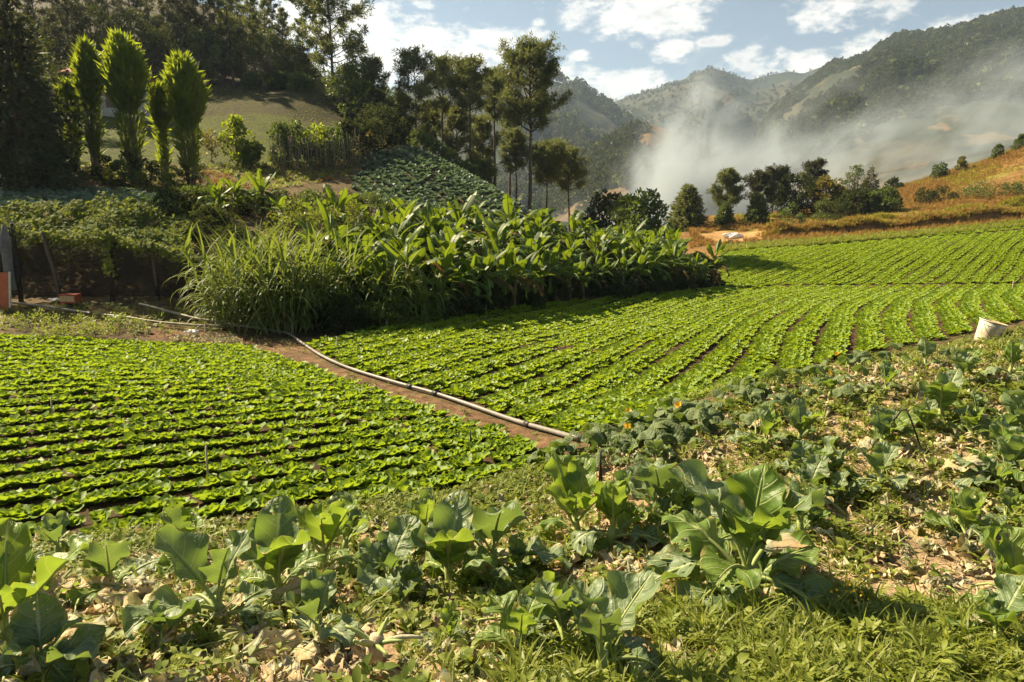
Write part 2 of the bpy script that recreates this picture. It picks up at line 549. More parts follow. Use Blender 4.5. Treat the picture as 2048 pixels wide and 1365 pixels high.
# ------------------------------------------------------------------ terrain heights
CP = [  # pixel column, pixel row, depth of points where the land is seen or implied
    (-300, 1365, 2.2), (0, 1365, 2.25), (600, 1365, 2.2), (1024, 1365, 2.25), (1500, 1365, 2.25), (2048, 1365, 2.3), (2400, 1365, 2.3),
    (-300, 1200, 3.4), (0, 1200, 3.4), (500, 1190, 3.4), (1024, 1200, 3.25), (1500, 1200, 3.1), (2048, 1200, 3.0), (2500, 1200, 3.0),
    (-300, 1110, 4.9), (0, 1090, 5.0), (350, 1055, 5.1), (700, 1010, 5.35), (1100, 950, 5.85), (1300, 1000, 4.7), (1700, 1000, 4.3), (2048, 1000, 4.1), (2500, 1000, 4.1),
    (1250, 880, 6.3), (1500, 785, 7.1), (1700, 735, 7.8), (1700, 850, 5.6), (2048, 850, 5.4), (1950, 695, 8.2), (2048, 675, 8.5), (2500, 690, 8.4),
]
WP = [  # world points x, y, z
    (0, -4, -1.0), (-4, -4, -1.0), (5, -4, -0.9), (0, 0, -1.45), (-2, 0.5, -1.5), (3, 0.5, -1.45),
    (-8, 6, -2.62), (-4, 6, -2.58), (-1, 7, -2.5), (-7, 10, -2.64), (-2, 10, -2.60), (-14, 12, -2.72), (-8, 14.5, -2.72), (-4, 14.5, -2.72),
    (2, 9, -2.55), (5, 10, -2.52), (8.5, 11, -2.48), (12, 12, -2.4), (0, 14, -2.76), (6, 15, -2.85), (13, 16, -2.8), (-1, 19, -2.85),
    (8, 21, -3.05), (18, 22, -3.0), (2, 25, -3.15), (12, 29, -3.4), (26, 30, -3.3), (10.5, 35, -3.6), (18, 35.5, -3.6), (27, 36, -3.55), (40, 37, -3.4),
]
CP += [
    (1450, 520, 44), (1450, 502, 50), (1600, 489, 51), (1750, 477, 52.5), (1900, 464, 54), (2048, 452, 55), (2300, 430, 57), (1750, 515, 43), (2048, 500, 44),
    (1465, 476, 62), (1400, 458, 72), (1330, 470, 64), (1560, 470, 58), (1700, 452, 63), (1850, 437, 63), (2048, 415, 63), (1640, 430, 76), (1800, 400, 80), (1950, 350, 88),
    (2048, 292, 94), (2300, 200, 100), (1900, 345, 95), (1750, 388, 95), (1600, 418, 92), (1480, 440, 84), (1380, 447, 80),
    # left: verge, fence, bank, terraces, lawn, hill
    (-150, 640, 16.3), (0, 640, 16.3), (250, 640, 16.3), (430, 655, 16.2), (0, 608, 17.6), (250, 608, 17.8), (440, 618, 18.0), (600, 640, 18.0),
    (0, 500, 20.5), (250, 500, 20.6), (420, 520, 20.5), (0, 425, 23.5), (200, 425, 23.5), (380, 440, 23.5), (0, 375, 30), (200, 385, 30), (400, 408, 29), (-250, 390, 26),
    (540, 480, 23), (650, 500, 24), (560, 400, 31), (680, 395, 34),
    (200, 330, 35), (350, 330, 37), (480, 325, 40), (600, 330, 41), (700, 330, 42), (100, 310, 36), (-200, 280, 38),
    (240, 235, 46), (400, 240, 49), (550, 240, 51), (680, 245, 53), (430, 175, 60), (560, 180, 60), (650, 190, 59), (250, 170, 56), (100, 170, 52), (-200, 150, 52),
    (740, 250, 56), (800, 290, 52), (830, 300, 46), (770, 305, 44), (725, 320, 42.5), (735, 385, 37), (860, 400, 37), (880, 325, 45.5), (960, 372, 44.5), (1045, 425, 42.5),
    (900, 450, 33), (1000, 455, 34), (800, 480, 26), (1050, 500, 31),
    (300, 60, 85), (100, 60, 80), (-300, 40, 80), (500, 110, 78), (620, 150, 76), (300, 0, 110), (0, 0, 105), (550, 60, 110),
]
WP += [(-14, 66, 3.0), (-8, 64, -1.0), (-3, 62, -4.0), (3, 60, -5.5), (6, 52, -4.8), (10, 58, -4.5), (14, 70, -5.0), (2, 48, -4.0), (0, 80, -9), (-12, 85, 2.0), (20, 100, -6), (8, 110, -12),
       (35, 120, -4), (60, 125, 0), (80, 118, 4), (-20, 110, 10), (-90, 110, 30), (-60, 60, 14), (-45, 40, 5), (-30, 22, -0.2), (-18, 16, -2.4), (60, 55, 2.5), (80, 75, 10), (50, 30, -2.8), (25, 9, -1.6), (-9, 2, -1.9)]
ctrl = [at(*c) for c in CP] + [np.array(w, float) for w in WP]
ctrl = np.array(ctrl)


def _feat(x, y):
    yy = np.maximum(np.asarray(y, float), -5.0) + 7.0
    return np.stack([np.asarray(x, float) / yy * 2.2, np.log(yy) * 1.6], -1)


_Cf = _feat(ctrl[:, 0], ctrl[:, 1])


def _tps(r2):
    return 0.5 * r2 * np.log(r2 + 1e-12)


_n = len(ctrl)
_sc = np.maximum(ctrl[:, 1], 1.0) + 7.0
_K = _tps(((_Cf[:, None] - _Cf[None]) ** 2).sum(-1)) + np.eye(_n) * 2e-4
_P = np.concatenate([np.ones((_n, 1)), _Cf], 1)
_A = np.block([[_K, _P], [_P.T, np.zeros((3, 3))]])
_sol = np.linalg.solve(_A, np.concatenate([ctrl[:, 2] / _sc, np.zeros(3)]))


def H(x, y):
    """height of the land under x, y"""
    x = np.asarray(x, float)
    y = np.asarray(y, float)
    shp = np.broadcast(x, y).shape
    xf, yf = np.broadcast_to(x, shp).ravel(), np.broadcast_to(y, shp).ravel()
    out = np.empty(len(xf))
    for i in range(0, len(xf), 20000):
        f = _feat(xf[i:i + 20000], yf[i:i + 20000])
        K = _tps(((f[:, None] - _Cf[None]) ** 2).sum(-1))
        out[i:i + 20000] = (K @ _sol[:_n] + _sol[_n] + f @ _sol[_n + 1:]) * (np.maximum(np.maximum(yf[i:i + 20000], -5.0), 1.0) + 7.0)
    return out.reshape(shp)


_DS = np.geomspace(1.6, 130, 700)


def G(px, py, dmin=0.0):
    """where the sight line through a picture point first meets the land"""
    r = ray(px, py)
    ds = _DS[_DS >= dmin]
    dz = r[2] * ds - H(r[0] * ds, ds)
    k = np.argmax(dz < 0)
    if dz[k] >= 0:
        k = len(ds) - 1
    if k == 0:
        d = ds[0]
    else:
        a, b = dz[k - 1], dz[k]
        d = ds[k - 1] + (ds[k] - ds[k - 1]) * a / (a - b + 1e-9)
    return np.array([r[0] * d, d, float(H(r[0] * d, d))])


def poly(pts, dmin=0.0):
    return np.array([G(px, py, dmin)[:2] for px, py in pts])


def inside(P, x, y):
    x, y = np.asarray(x, float), np.asarray(y, float)
    r = np.zeros(x.shape, bool)
    n = len(P)
    for i in range(n):
        x1, y1 = P[i]
        x2, y2 = P[(i + 1) % n]
        c = ((y1 > y) != (y2 > y))
        with np.errstate(divide='ignore', invalid='ignore'):
            r ^= c & (x < (x2 - x1) * (y - y1) / (y2 - y1 + 1e-12) + x1)
    return r


def on(x, y, dz=0.0):
    return np.array([x, y, float(H(x, y)) + dz])


def project(p):
    x, y, z = p[..., 0], p[..., 1], p[..., 2]
    dep = y * math.cos(PITCH) - z * math.sin(PITCH)
    up = y * math.sin(PITCH) + z * math.cos(PITCH)
    dep = np.where(dep > 0.05, dep, 0.05)
    return CX + F * x / dep, CY - F * up / dep


# field outlines on the ground
P_NEAR = poly([(-400, 1500), (2450, 1500), (2450, 700), (2048, 668), (1960, 690), (1820, 705), (1700, 730), (1500, 790), (1340, 850), (1200, 905), (1100, 950), (900, 990), (700, 1015), (350, 1060), (0, 1095), (-400, 1130)])
P_LEFT = poly([(-300, 690), (0, 672), (250, 674), (480, 692), (640, 747), (800, 803), (960, 856), (1065, 890), (1100, 915), (900, 985), (650, 1020), (350, 1062), (0, 1102), (-300, 1130)])
P_RIGHT = np.concatenate([poly([(612, 690), (700, 737), (800, 765), (960, 812), (1080, 855), (1150, 873), (1230, 868), (1330, 830), (1480, 768), (1700, 712), (1810, 692), (1930, 668), (2048, 640), (2350, 620)]),
                          poly([(2350, 432), (2048, 455), (1900, 467), (1750, 480), (1600, 492), (1443, 506)], 40), poly([(1440, 575), (1300, 588), (1150, 603), (900, 632), (760, 655)])])
P_PATH = poly([(480, 668), (585, 675), (640, 722), (800, 778), (960, 826), (1080, 868), (1160, 890), (1110, 920), (1065, 893), (960, 860), (800, 806), (640, 750), (480, 695), (300, 672), (300, 655)])
P_HILLCAB = np.array([at(*p)[:2] for p in [(725, 318, 42.5), (770, 303, 44.2), (825, 300, 46), (880, 325, 45.5), (960, 370, 44.5), (1050, 428, 42.3), (1060, 470, 35), (900, 470, 31), (760, 430, 33), (710, 390, 36.5)]])
P_LOWCAB = np.array([at(*p)[:2] for p in [(-60, 425, 23.6), (200, 425, 23.6), (370, 438, 24), (370, 405, 29), (200, 385, 30.5), (-60, 365, 31)]])
P_LAWN = np.array([at(*p)[:2] for p in [(80, 340, 34), (350, 335, 36.5), (520, 328, 40), (700, 320, 44), (745, 262, 55), (640, 190, 59), (430, 172, 61), (120, 170, 57), (-100, 250, 44)]])
P_ROAD = poly([(1395, 470), (1440, 462), (1540, 464), (1560, 482), (1520, 492), (1440, 494)], 56)
_fl = None


def build_ground():
    ys = np.concatenate([np.linspace(-5, 1.8, 12)[:-1], np.geomspace(1.8, 132, 330)])
    us = np.linspace(-1, 1, 331)
    us = np.sign(us) * np.abs(us) ** 1.08
    Y = np.repeat(ys[:, None], len(us), 1)
    X = us[None] * (6.0 + np.maximum(Y, 0) * 0.98)
    Z = H(X, Y)
    Z = Z + 0.012 * fbm(X, Y, 2.5, 4, 3) * np.clip(12 / (Y + 6), 0.4, 1) + np.where(Y > 14, 0.10 * fbm(X, Y, 0.25, 4, 5), 0) + np.where(Y > 60, 0.6 * fbm(X, Y, 0.06, 4, 8), 0)
    n, m = X.shape
    x, y = X.ravel(), Y.ravel()
    V = np.stack([x, y, Z.ravel()], -1)
    idx = np.arange(n * m).reshape(n, m)
    Fc = np.stack([idx[:-1, :-1], idx[:-1, 1:], idx[1:, 1:], idx[1:, :-1]], -1).reshape(-1, 4)
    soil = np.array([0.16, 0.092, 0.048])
    C = np.tile(np.array([0.12, 0.085, 0.04]), (len(x), 1))
    right = (x > 6) & (y > 40)
    C[right] = (0.20, 0.11, 0.038)
    f2 = fbm(x, y, 0.12, 4, 11)
    C[right & (f2 > 0.3)] = (0.22, 0.17, 0.04)
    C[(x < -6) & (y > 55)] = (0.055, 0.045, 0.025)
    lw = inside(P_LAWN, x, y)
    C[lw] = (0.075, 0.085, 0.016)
    C[lw & (y + 3 * f2 > 52)] = (0.055, 0.048, 0.018)  # upper lawn: brown needle ground, darkened further in colour for tree shade
    C[inside(P_NEAR, x, y)] = (0.38, 0.27, 0.16)
    C[inside(P_LEFT, x, y)] = soil * 0.5  # soil colour darkened to stand in for shade between the rows
    C[inside(P_RIGHT, x, y)] = soil * 0.45  # furrow shade put into the soil colour here too
    C[inside(P_HILLCAB, x, y)] = (0.10, 0.075, 0.04)
    C[inside(P_LOWCAB, x, y)] = (0.09, 0.07, 0.04)
    C[inside(P_PATH, x, y)] = (0.16, 0.092, 0.05)
    C[inside(P_ROAD, x, y)] = (0.46, 0.26, 0.11)
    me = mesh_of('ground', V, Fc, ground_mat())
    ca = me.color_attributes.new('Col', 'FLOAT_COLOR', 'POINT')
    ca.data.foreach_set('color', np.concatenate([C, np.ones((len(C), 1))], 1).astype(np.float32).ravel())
    return tag(put('ground', me), kind='structure')


def ground_mat():
    m, t = new_mat('ground')
    at_ = t.n('ShaderNodeVertexColor', layer_name='Col')
    geo = t.n('ShaderNodeNewGeometry')
    n1 = t.noise(geo.outputs['Position'], 5.0, 8.0, 0.68)
    n2 = t.noise(geo.outputs['Position'], 0.6, 5.0, 0.6)
    n3 = t.noise(geo.outputs['Position'], 38.0, 4.0, 0.7)
    c = t.mix(t.smooth(n1, 0.30, 0.72), t.mix(1.0, at_.outputs[0], (0.55, 0.52, 0.50), 'MULTIPLY'), t.mix(1.0, at_.outputs[0], (1.45, 1.45, 1.4), 'MULTIPLY'))
    c = t.mix(t.smooth(n2, 0.42, 0.66), c, t.mix(1.0, c, (0.72, 0.80, 0.75), 'MULTIPLY'))
    b = t.n('ShaderNodeBsdfPrincipled', ins={'Roughness': 0.95, 'Specular IOR Level': 0.15})
    t.link(c, b.inputs['Base Color'])
    h = t.m('ADD', n1, t.m('MULTIPLY', n3, 0.4))
    bp = t.n('ShaderNodeBump', ins={'Strength': 0.8, 'Distance': 0.06, 'Height': h})
    t.link(bp.outputs[0], b.inputs['Normal'])
    o = t.n('ShaderNodeOutputMaterial')
    t.link(b.outputs[0], o.inputs[0])
    return m


build_ground()


# ------------------------------------------------------------------ scatter one uncountable mass with geometry nodes
def scatter(name, temps, P, R, S, I, label=None, cat=None, kind='stuff', parent=None):
    c = bpy.data.collections.new(name + '_pieces')
    for i, me in enumerate(temps):
        o = bpy.data.objects.new('%s_piece_%02d' % (name, i), me)
        c.objects.link(o)
    me = bpy.data.meshes.new(name)
    P = np.asarray(P, float)
    me.vertices.add(len(P))
    me.vertices.foreach_set('co', P.astype(np.float32).ravel())
    for nm, ty, arr, key in (('rot', 'FLOAT_VECTOR', R, 'vector'), ('scl', 'FLOAT_VECTOR', S, 'vector'), ('idx', 'INT', I, 'value')):
        a = me.attributes.new(nm, ty, 'POINT')
        a.data.foreach_set(key, np.asarray(arr, np.int32 if ty == 'INT' else np.float32).ravel())
    o = put(name, me, parent)
    g = bpy.data.node_groups.new(name + '_scatter', 'GeometryNodeTree')
    g.interface.new_socket('Geometry', in_out='INPUT', socket_type='NodeSocketGeometry')
    g.interface.new_socket('Geometry', in_out='OUTPUT', socket_type='NodeSocketGeometry')
    N = g.nodes
    gi, go = N.new('NodeGroupInput'), N.new('NodeGroupOutput')
    ci = N.new('GeometryNodeCollectionInfo')
    ci.inputs['Collection'].default_value = c
    ci.inputs['Separate Children'].default_value = True
    ci.inputs['Reset Children'].default_value = True
    ip = N.new('GeometryNodeInstanceOnPoints')
    ip.inputs['Pick Instance'].default_value = True

    def named(nm, ty):
        a = N.new('GeometryNodeInputNamedAttribute')
        a.data_type = ty
        a.inputs[0].default_value = nm
        return a.outputs[0]
    e = N.new('FunctionNodeEulerToRotation')
    g.links.new(named('rot', 'FLOAT_VECTOR'), e.inputs[0])
    g.links.new(gi.outputs[0], ip.inputs['Points'])
    g.links.new(ci.outputs[0], ip.inputs['Instance'])
    g.links.new(named('idx', 'INT'), ip.inputs['Instance Index'])
    g.links.new(e.outputs[0], ip.inputs['Rotation'])
    g.links.new(named('scl', 'FLOAT_VECTOR'), ip.inputs['Scale'])
    g.links.new(ip.outputs[0], go.inputs[0])
    mod = o.modifiers.new('scatter', 'NODES')
    mod.node_group = g
    tag(o, label, cat, kind=kind)
    return o


def scat(name, temps, xy, zoff, smin, smax, label, cat, tilt=0.15, idx=None, seed=1, squash=None, pw=1.0):
    r = np.random.RandomState(seed)
    xy = np.asarray(xy)
    n = len(xy)
    P = np.concatenate([xy, (H(xy[:, 0], xy[:, 1]) + zoff)[:, None]], 1)
    R = np.stack([r.normal(0, tilt, n), r.normal(0, tilt, n), r.uniform(0, 6.28, n)], 1)
    s = smin + (smax - smin) * r.uniform(0, 1, n) ** pw
    S = np.stack([s, s, s * (r.uniform(*squash, n) if squash else 1)], 1)
    I = r.randint(0, len(temps), n) if idx is None else idx
    return scatter(name, temps, P, R, S, I, label, cat)


def rand_in(P, n, seed, box=None):
    r = np.random.RandomState(seed)
    lo, hi = P.min(0), P.max(0)
    out = np.zeros((0, 2))
    while len(out) < n:
        q = r.uniform(lo, hi, (n * 2, 2))
        out = np.concatenate([out, q[inside(P, q[:, 0], q[:, 1])]])
    return out[:n]



# ------------------------------------------------------------------ far land
def hill_mat(name, c_a, c_b, c_c, sc=0.012, cover=0.5):
    m, t = new_mat(name)
    geo = t.n('ShaderNodeNewGeometry')
    n1 = t.noise(geo.outputs['Position'], sc, 7.0, 0.6)
    n2 = t.noise(geo.outputs['Position'], sc * 6, 6.0, 0.65)
    n3 = t.noise(geo.outputs['Position'], sc * 2.2, 5.0, 0.6, 0.5)
    c = t.mix(t.smooth(n1, cover - 0.06, cover + 0.06), c_a, c_b)
    c = t.mix(t.smooth(n3, 0.56, 0.62), c, c_c)
    c = t.mix(t.m('MULTIPLY', t.smooth(n2, 0.4, 0.65), 0.6), c, t.mix(1.0, c, (0.5, 0.55, 0.5), 'MULTIPLY'))
    b = t.n('ShaderNodeBsdfPrincipled', ins={'Roughness': 0.95, 'Specular IOR Level': 0.1})
    t.link(c, b.inputs['Base Color'])
    bp = t.n('ShaderNodeBump', ins={'Strength': 0.7, 'Distance': 3.0, 'Height': n2})
    t.link(bp.outputs[0], b.inputs['Normal'])
    o = t.n('ShaderNodeOutputMaterial')
    t.link(b.outputs[0], o.inputs[0])
    return m


HILLS = {}


def hill(name, crest, d_crest, base, d_base, mat, amp, seed, nu=150, nv=70, back=1.25, shape=1.15):
    """a ridge: crest line and foot line are given where they are seen, the land between swells and is cut by gullies"""
    cpx = np.array([c[0] for c in crest], float)
    px = np.linspace(cpx.min(), cpx.max(), nu)
    cpy = np.interp(px, cpx, [c[1] for c in crest])
    cd = np.interp(px, cpx, [c[2] if len(c) > 2 else d_crest for c in crest])
    bpx = np.array([c[0] for c in base], float)
    bpy_ = np.interp(px, bpx, [c[1] for c in base])
    bd = np.interp(px, bpx, [c[2] if len(c) > 2 else d_base for c in base])
    C = np.array([at(a, b, c) for a, b, c in zip(px, cpy, cd)])
    B = np.array([at(a, b, c) for a, b, c in zip(px, bpy_, bd)])
    v = np.linspace(0, 1, nv)
    V = B[:, None] + (C - B)[:, None] * v[None, :, None]
    hgt = (C[:, 2] - B[:, 2])[:, None]
    V[..., 2] = B[:, 2][:, None] + hgt * v[None] ** shape
    env = np.sin(np.clip(v, 0, 1) * math.pi) ** 0.8
    nx = fbm(V[..., 0], V[..., 1], 3.0 / (cd.mean() * 0.35), 5, seed)
    gul = np.abs(fbm(V[..., 0] + 0.35 * V[..., 1], V[..., 1] * 0.35, 3.6 / (cd.mean() * 0.3), 4, seed + 3))
    V[..., 2] += env[None] * amp * (nx * 0.9 - gul * 1.1 + 0.25)
    V[..., 2] += (v[None] > 0.9) * 0.012 * amp * nx
    # the far side falls away behind the crest
    bk = V[:, -1:].repeat(8, 1).copy()
    kk = np.linspace(0.06, 1, 8)[None]
    bk[..., 1] = V[:, -1:, 1] * (1 + (back - 1) * kk)
    bk[..., 0] = V[:, -1:, 0] * (1 + (back - 1) * kk)
    bk[..., 2] = V[:, -1:, 2] - (V[:, -1:, 2] - B[:, 2][:, None] + 10) * kk ** 1.2
    V = np.concatenate([V, bk], 1)
    n, m = V.shape[:2]
    idx = np.arange(n * m).reshape(n, m)
    Fc = np.stack([idx[:-1, :-1], idx[1:, :-1], idx[1:, 1:], idx[:-1, 1:]], -1).reshape(-1, 4)
    HILLS[name] = V[:, :nv]
    return tag(put(name, mesh_of(name, V.reshape(-1, 3), Fc, mat)), kind='structure')


m_far = hill_mat('far_slope', (0.026, 0.036, 0.024), (0.050, 0.052, 0.032), (0.085, 0.07, 0.042), 0.006, 0.46)  # coloured dark to stand in for backlit shade on the far peak
m_right = hill_mat('mountain_slope', (0.036, 0.042, 0.024), (0.075, 0.066, 0.036), (0.14, 0.10, 0.05), 0.012, 0.54)
m_brown = hill_mat('brown_spur', (0.075, 0.065, 0.03), (0.15, 0.095, 0.045), (0.20, 0.125, 0.06), 0.03, 0.42)

# valley floor, out to the horizon
def valley():
    xs = np.linspace(-1, 1, 90)
    ys = np.geomspace(118, 6000, 90)
    Y = np.repeat(ys[:, None], 90, 1)
    X = xs[None] * Y * 1.6
    Z = -26 + 3 * fbm(X, Y, 0.01, 4, 2) + 14 * np.clip((X - 20) / 120, 0, 1) * np.clip(1 - (Y - 118) / 150, 0, 1)
    Z = np.where(Y < 122, np.minimum(Z, H(X, np.minimum(Y, 130)) - 1.5), Z)
    V = np.stack([X, Y, Z], -1).reshape(-1, 3)
    idx = np.arange(8100).reshape(90, 90)
    Fc = np.stack([idx[:-1, :-1], idx[:-1, 1:], idx[1:, 1:], idx[1:, :-1]], -1).reshape(-1, 4)
    tag(put('valley_floor', mesh_of('valley_floor', V, Fc, hill_mat('valley_floor', (0.10, 0.09, 0.04), (0.17, 0.12, 0.065), (0.22, 0.16, 0.10), 0.02, 0.5))), kind='structure')


valley()
hill('far_mountain', [(900, 250), (1050, 235), (1180, 215), (1230, 203), (1270, 190), (1330, 172), (1370, 158), (1400, 142), (1422, 136), (1450, 143), (1480, 154), (1500, 160), (1540, 150), (1580, 143), (1605, 148), (1640, 135), (1700, 125), (1800, 110), (2100, 90)],
     1500, [(900, 440), (1300, 440), (2100, 430)], 620, m_far, 60, 4)
hill('left_ridge', [(640, 210), (800, 190), (900, 165), (1000, 150), (1060, 150), (1130, 168), (1160, 172), (1190, 193), (1210, 206), (1240, 232), (1270, 250), (1310, 280), (1350, 310), (1400, 350), (1450, 400)],
     900, [(640, 445), (1000, 425), (1200, 420), (1450, 430)], 420, m_far, 30, 9)
hill('right_mountain', [(1480, 330), (1540, 230), (1580, 195), (1620, 165), (1665, 132), (1700, 128), (1740, 112), (1790, 77), (1840, 72), (1860, 72), (1905, 62), (1950, 50), (1985, 40), (2030, 28), (2060, 30), (2150, 10), (2400, -20)],
     760, [(1480, 420, 300), (1700, 395, 250), (1900, 375, 220), (2400, 330, 200)], 240, m_right, 26, 14, nu=190, nv=110)
hill('brown_hill', [(1090, 400), (1140, 345), (1180, 300), (1220, 282), (1260, 262), (1300, 248), (1340, 262), (1400, 300), (1480, 340), (1600, 360)],
     430, [(1090, 445), (1250, 440), (1600, 430)], 250, m_brown, 9, 21)

# a far wood: trees on the mountains, too many and too far to count
def tree_lump(seed, mat, conifer=False):
    r = np.random.RandomState(seed)
    a = Acc()
    V, Fc = tube([(0, 0, 0), (0.1, 0, 0.5)], [0.05, 0.03], 4)
    a.add(V, Fc, mi=1)
    n = 70
    u = r.uniform(0, 1, n)
    ph = r.uniform(0, 6.28, n)
    if conifer:
        rr = 0.24 * (1 - u) + 0.03
        z = 0.25 + 0.75 * u
    else:
        rr = 0.40 * np.sin(np.clip(u * 0.92 + 0.1, 0, 1) * math.pi) ** 0.6 * r.uniform(0.7, 1.1, n)
        z = 0.22 + 0.75 * u
    P = np.stack([rr * np.cos(ph), rr * np.sin(ph), z], -1)
    D = unit(np.stack([np.cos(ph), np.sin(ph), r.uniform(-0.2, 0.9, n)], -1) + r.normal(0, 0.5, (n, 3)))
    V, Fc = blades(P - D * 0.12, D, r.uniform(0.2, 0.34, n), r.uniform(0.14, 0.24, n), r)
    a.add(V, Fc)
    return a.mesh('far_tree', [mat, M['bark']])


def far_wood():
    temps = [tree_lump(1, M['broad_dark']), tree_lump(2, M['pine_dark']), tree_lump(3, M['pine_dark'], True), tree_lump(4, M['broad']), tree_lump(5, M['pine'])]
    r = np.random.RandomState(5)
    P, S, I = [], [], []
    for name, n, s0, s1, f, thr in (('right_mountain', 17000, 3.8, 7.5, 0.010, -0.16), ('far_mountain', 4500, 4, 7, 0.004, -0.05), ('left_ridge', 4200, 5, 9, 0.006, -0.08), ('brown_hill', 2200, 2.5, 6, 0.02, -0.02)):
        V = HILLS[name]
        nu, nv = V.shape[:2]
        a, b = r.uniform(0, nu - 1.01, n * 2), (nv - 1.01) * r.uniform(0.02, 1, n * 2) ** 0.85
        i, j = a.astype(int), b.astype(int)
        fa, fb = (a - i)[:, None], (b - j)[:, None]
        Q = (V[i, j] * (1 - fa) + V[i + 1, j] * fa) * (1 - fb) + (V[i, j + 1] * (1 - fa) + V[i + 1, j + 1] * fa) * fb
        rel = b / nv
        dens = fbm(Q[:, 0], Q[:, 1], f, 4, 31) + (1.0 * rel - 0.55 if name == 'right_mountain' else 0.12 * rel)
        ok = dens > thr + r.uniform(-0.12, 0.12, n * 2)
        Q = Q[ok][:n]
        P.append(Q)
        S.append(r.uniform(s0, s1, len(Q)))
        I.append(r.choice([0, 1, 2, 3, 4], len(Q), p=[.42, .40, .12, .03, .03]))
    # crest line trees, seen against the sky
    for name, n, s0, s1 in (('right_mountain', 260, 4, 8), ('far_mountain', 90, 3, 6), ('left_ridge', 150, 7, 12)):
        V = HILLS[name][:, -1]
        a = r.uniform(0, len(V) - 1.01, n)
        i = a.astype(int)
        Q = V[i] * (1 - (a - i)[:, None]) + V[i + 1] * (a - i)[:, None]
        P.append(Q)
        S.append(r.uniform(s0, s1, n))
        I.append(r.choice([0, 1, 2, 4], n))
    P, S, I = np.concatenate(P), np.concatenate(S), np.concatenate(I)
    P[:, 2] -= S * 0.1
    R = np.stack([0 * S, 0 * S, r.uniform(0, 6.28, len(S))], 1)
    scatter('mountain_wood', temps, P, R, np.stack([S * r.uniform(0.8, 1.2, len(S)), S, S * r.uniform(0.8, 1.25, len(S))], 1), I, 'scattered dark woodland covering the far mountain slopes and crests', 'woodland')


far_wood()


# ------------------------------------------------------------------ haze and smoke
def box_mesh(name, lo, hi, mat):
    x0, y0, z0 = lo
    x1, y1, z1 = hi
    V = [(x0, y0, z0), (x1, y0, z0), (x1, y1, z0), (x0, y1, z0), (x0, y0, z1), (x1, y0, z1), (x1, y1, z1), (x0, y1, z1)]
    return mesh_of(name, np.array(V), [[0, 3, 2, 1], [4, 5, 6, 7], [0, 1, 5, 4], [1, 2, 6, 5], [2, 3, 7, 6], [3, 0, 4, 7]], mat, smooth=False)


def build_haze():
    m, t = new_mat('haze')
    v = t.n('ShaderNodeVolumePrincipled', ins={'Color': (0.60, 0.78, 1.0, 1), 'Density': 0.00019, 'Anisotropy': 0.25})
    o = t.n('ShaderNodeOutputMaterial')
    t.link(v.outputs[0], o.inputs['Volume'])
    m.cycles.homogeneous_volume = True
    tag(put('haze', box_mesh('haze', (-9800, -60, -60), (9800, 6100, 385), m)), 'thin pale haze over the whole valley', 'haze', kind='stuff')


def build_smoke():
    m, t = new_mat('smoke')
    geo = t.n('ShaderNodeNewGeometry')
    pos = geo.outputs['Position']
    sp = t.n('ShaderNodeSeparateXYZ')
    t.link(pos, sp.inputs[0])
    x, y, z = sp.outputs
    # the smoke leans and drifts: shear the pattern to the right with height
    cmb = t.n('ShaderNodeCombineXYZ')
    t.link(t.m('SUBTRACT', x, t.m('MULTIPLY', z, 0.22)), cmb.inputs[0])
    t.link(t.m('MULTIPLY', y, 0.42), cmb.inputs[1])
    t.link(t.m('MULTIPLY', z, 0.8), cmb.inputs[2])
    n1 = t.noise(cmb.outputs[0], 0.05, 2.0, 0.55, 0.4)
    n2 = t.noise(cmb.outputs[0], 0.12, 4.0, 0.58, 0.5)
    # top of the plume along x, over the depth of the fires
    xn = t.m('DIVIDE', t.m('SUBTRACT', x, 8.0), 130.0)
    K = [(8, 0), (16, 0), (21, 3), (26, 14), (31, 27), (37, 32), (43, 26), (52, 26), (60, 31), (72, 27), (84, 27), (96, 36), (110, 44), (138, 48)]
    top = t.m('MULTIPLY', t.ramp(xn, [((a - 8) / 130.0, b / 50.0) for a, b in K], 'EASE'), 50.0)
    zz = t.m('ADD', z, t.m('MULTIPLY_ADD', n1, 60.0, -30.0))
    zz = t.m('ADD', zz, t.m('MULTIPLY_ADD', n2, 20.0, -10.0))
    rel = t.m('SUBTRACT', top, zz)
    body = t.smooth(rel, -4.0, 18.0)
    low = t.m('SUBTRACT', 1.0, t.smooth(z, 2.0, 26.0))
    wisps = t.smooth(t.m('ADD', n2, t.m('MULTIPLY', n1, 0.9)), 0.90, 1.20)
    dens = t.m('MULTIPLY', body, t.m('ADD', t.m('MULTIPLY', wisps, 2.7), t.m('MULTIPLY', low, 0.11)))
    edge = t.m('MULTIPLY', t.smooth(y, 118.0, 138.0), t.m('SUBTRACT', 1.0, t.smooth(y, 168.0, 190.0)))
    thin = t.ramp(xn, [(0.0, 1.3), (0.26, 1.3), (0.40, 0.62), (0.55, 0.65), (0.72, 0.32), (1.0, 0.42)])
    dens = t.m('MULTIPLY', t.m('MULTIPLY', dens, t.m('MULTIPLY', edge, thin)), 0.046)
    v = t.n('ShaderNodeVolumePrincipled', ins={'Color': (0.78, 0.90, 1.0, 1), 'Anisotropy': 0.0})
    t.link(dens, v.inputs['Density'])
    o = t.n('ShaderNodeOutputMaterial')
    t.link(v.outputs[0], o.inputs['Volume'])
    m.cycles.volume_step_rate = 0.6
    tag(put('smoke', box_mesh('smoke', (8, 117, -20), (138, 192, 58), m)), 'grey white smoke drifting up from the valley before the mountains', 'smoke', kind='stuff')


build_haze()
build_smoke()

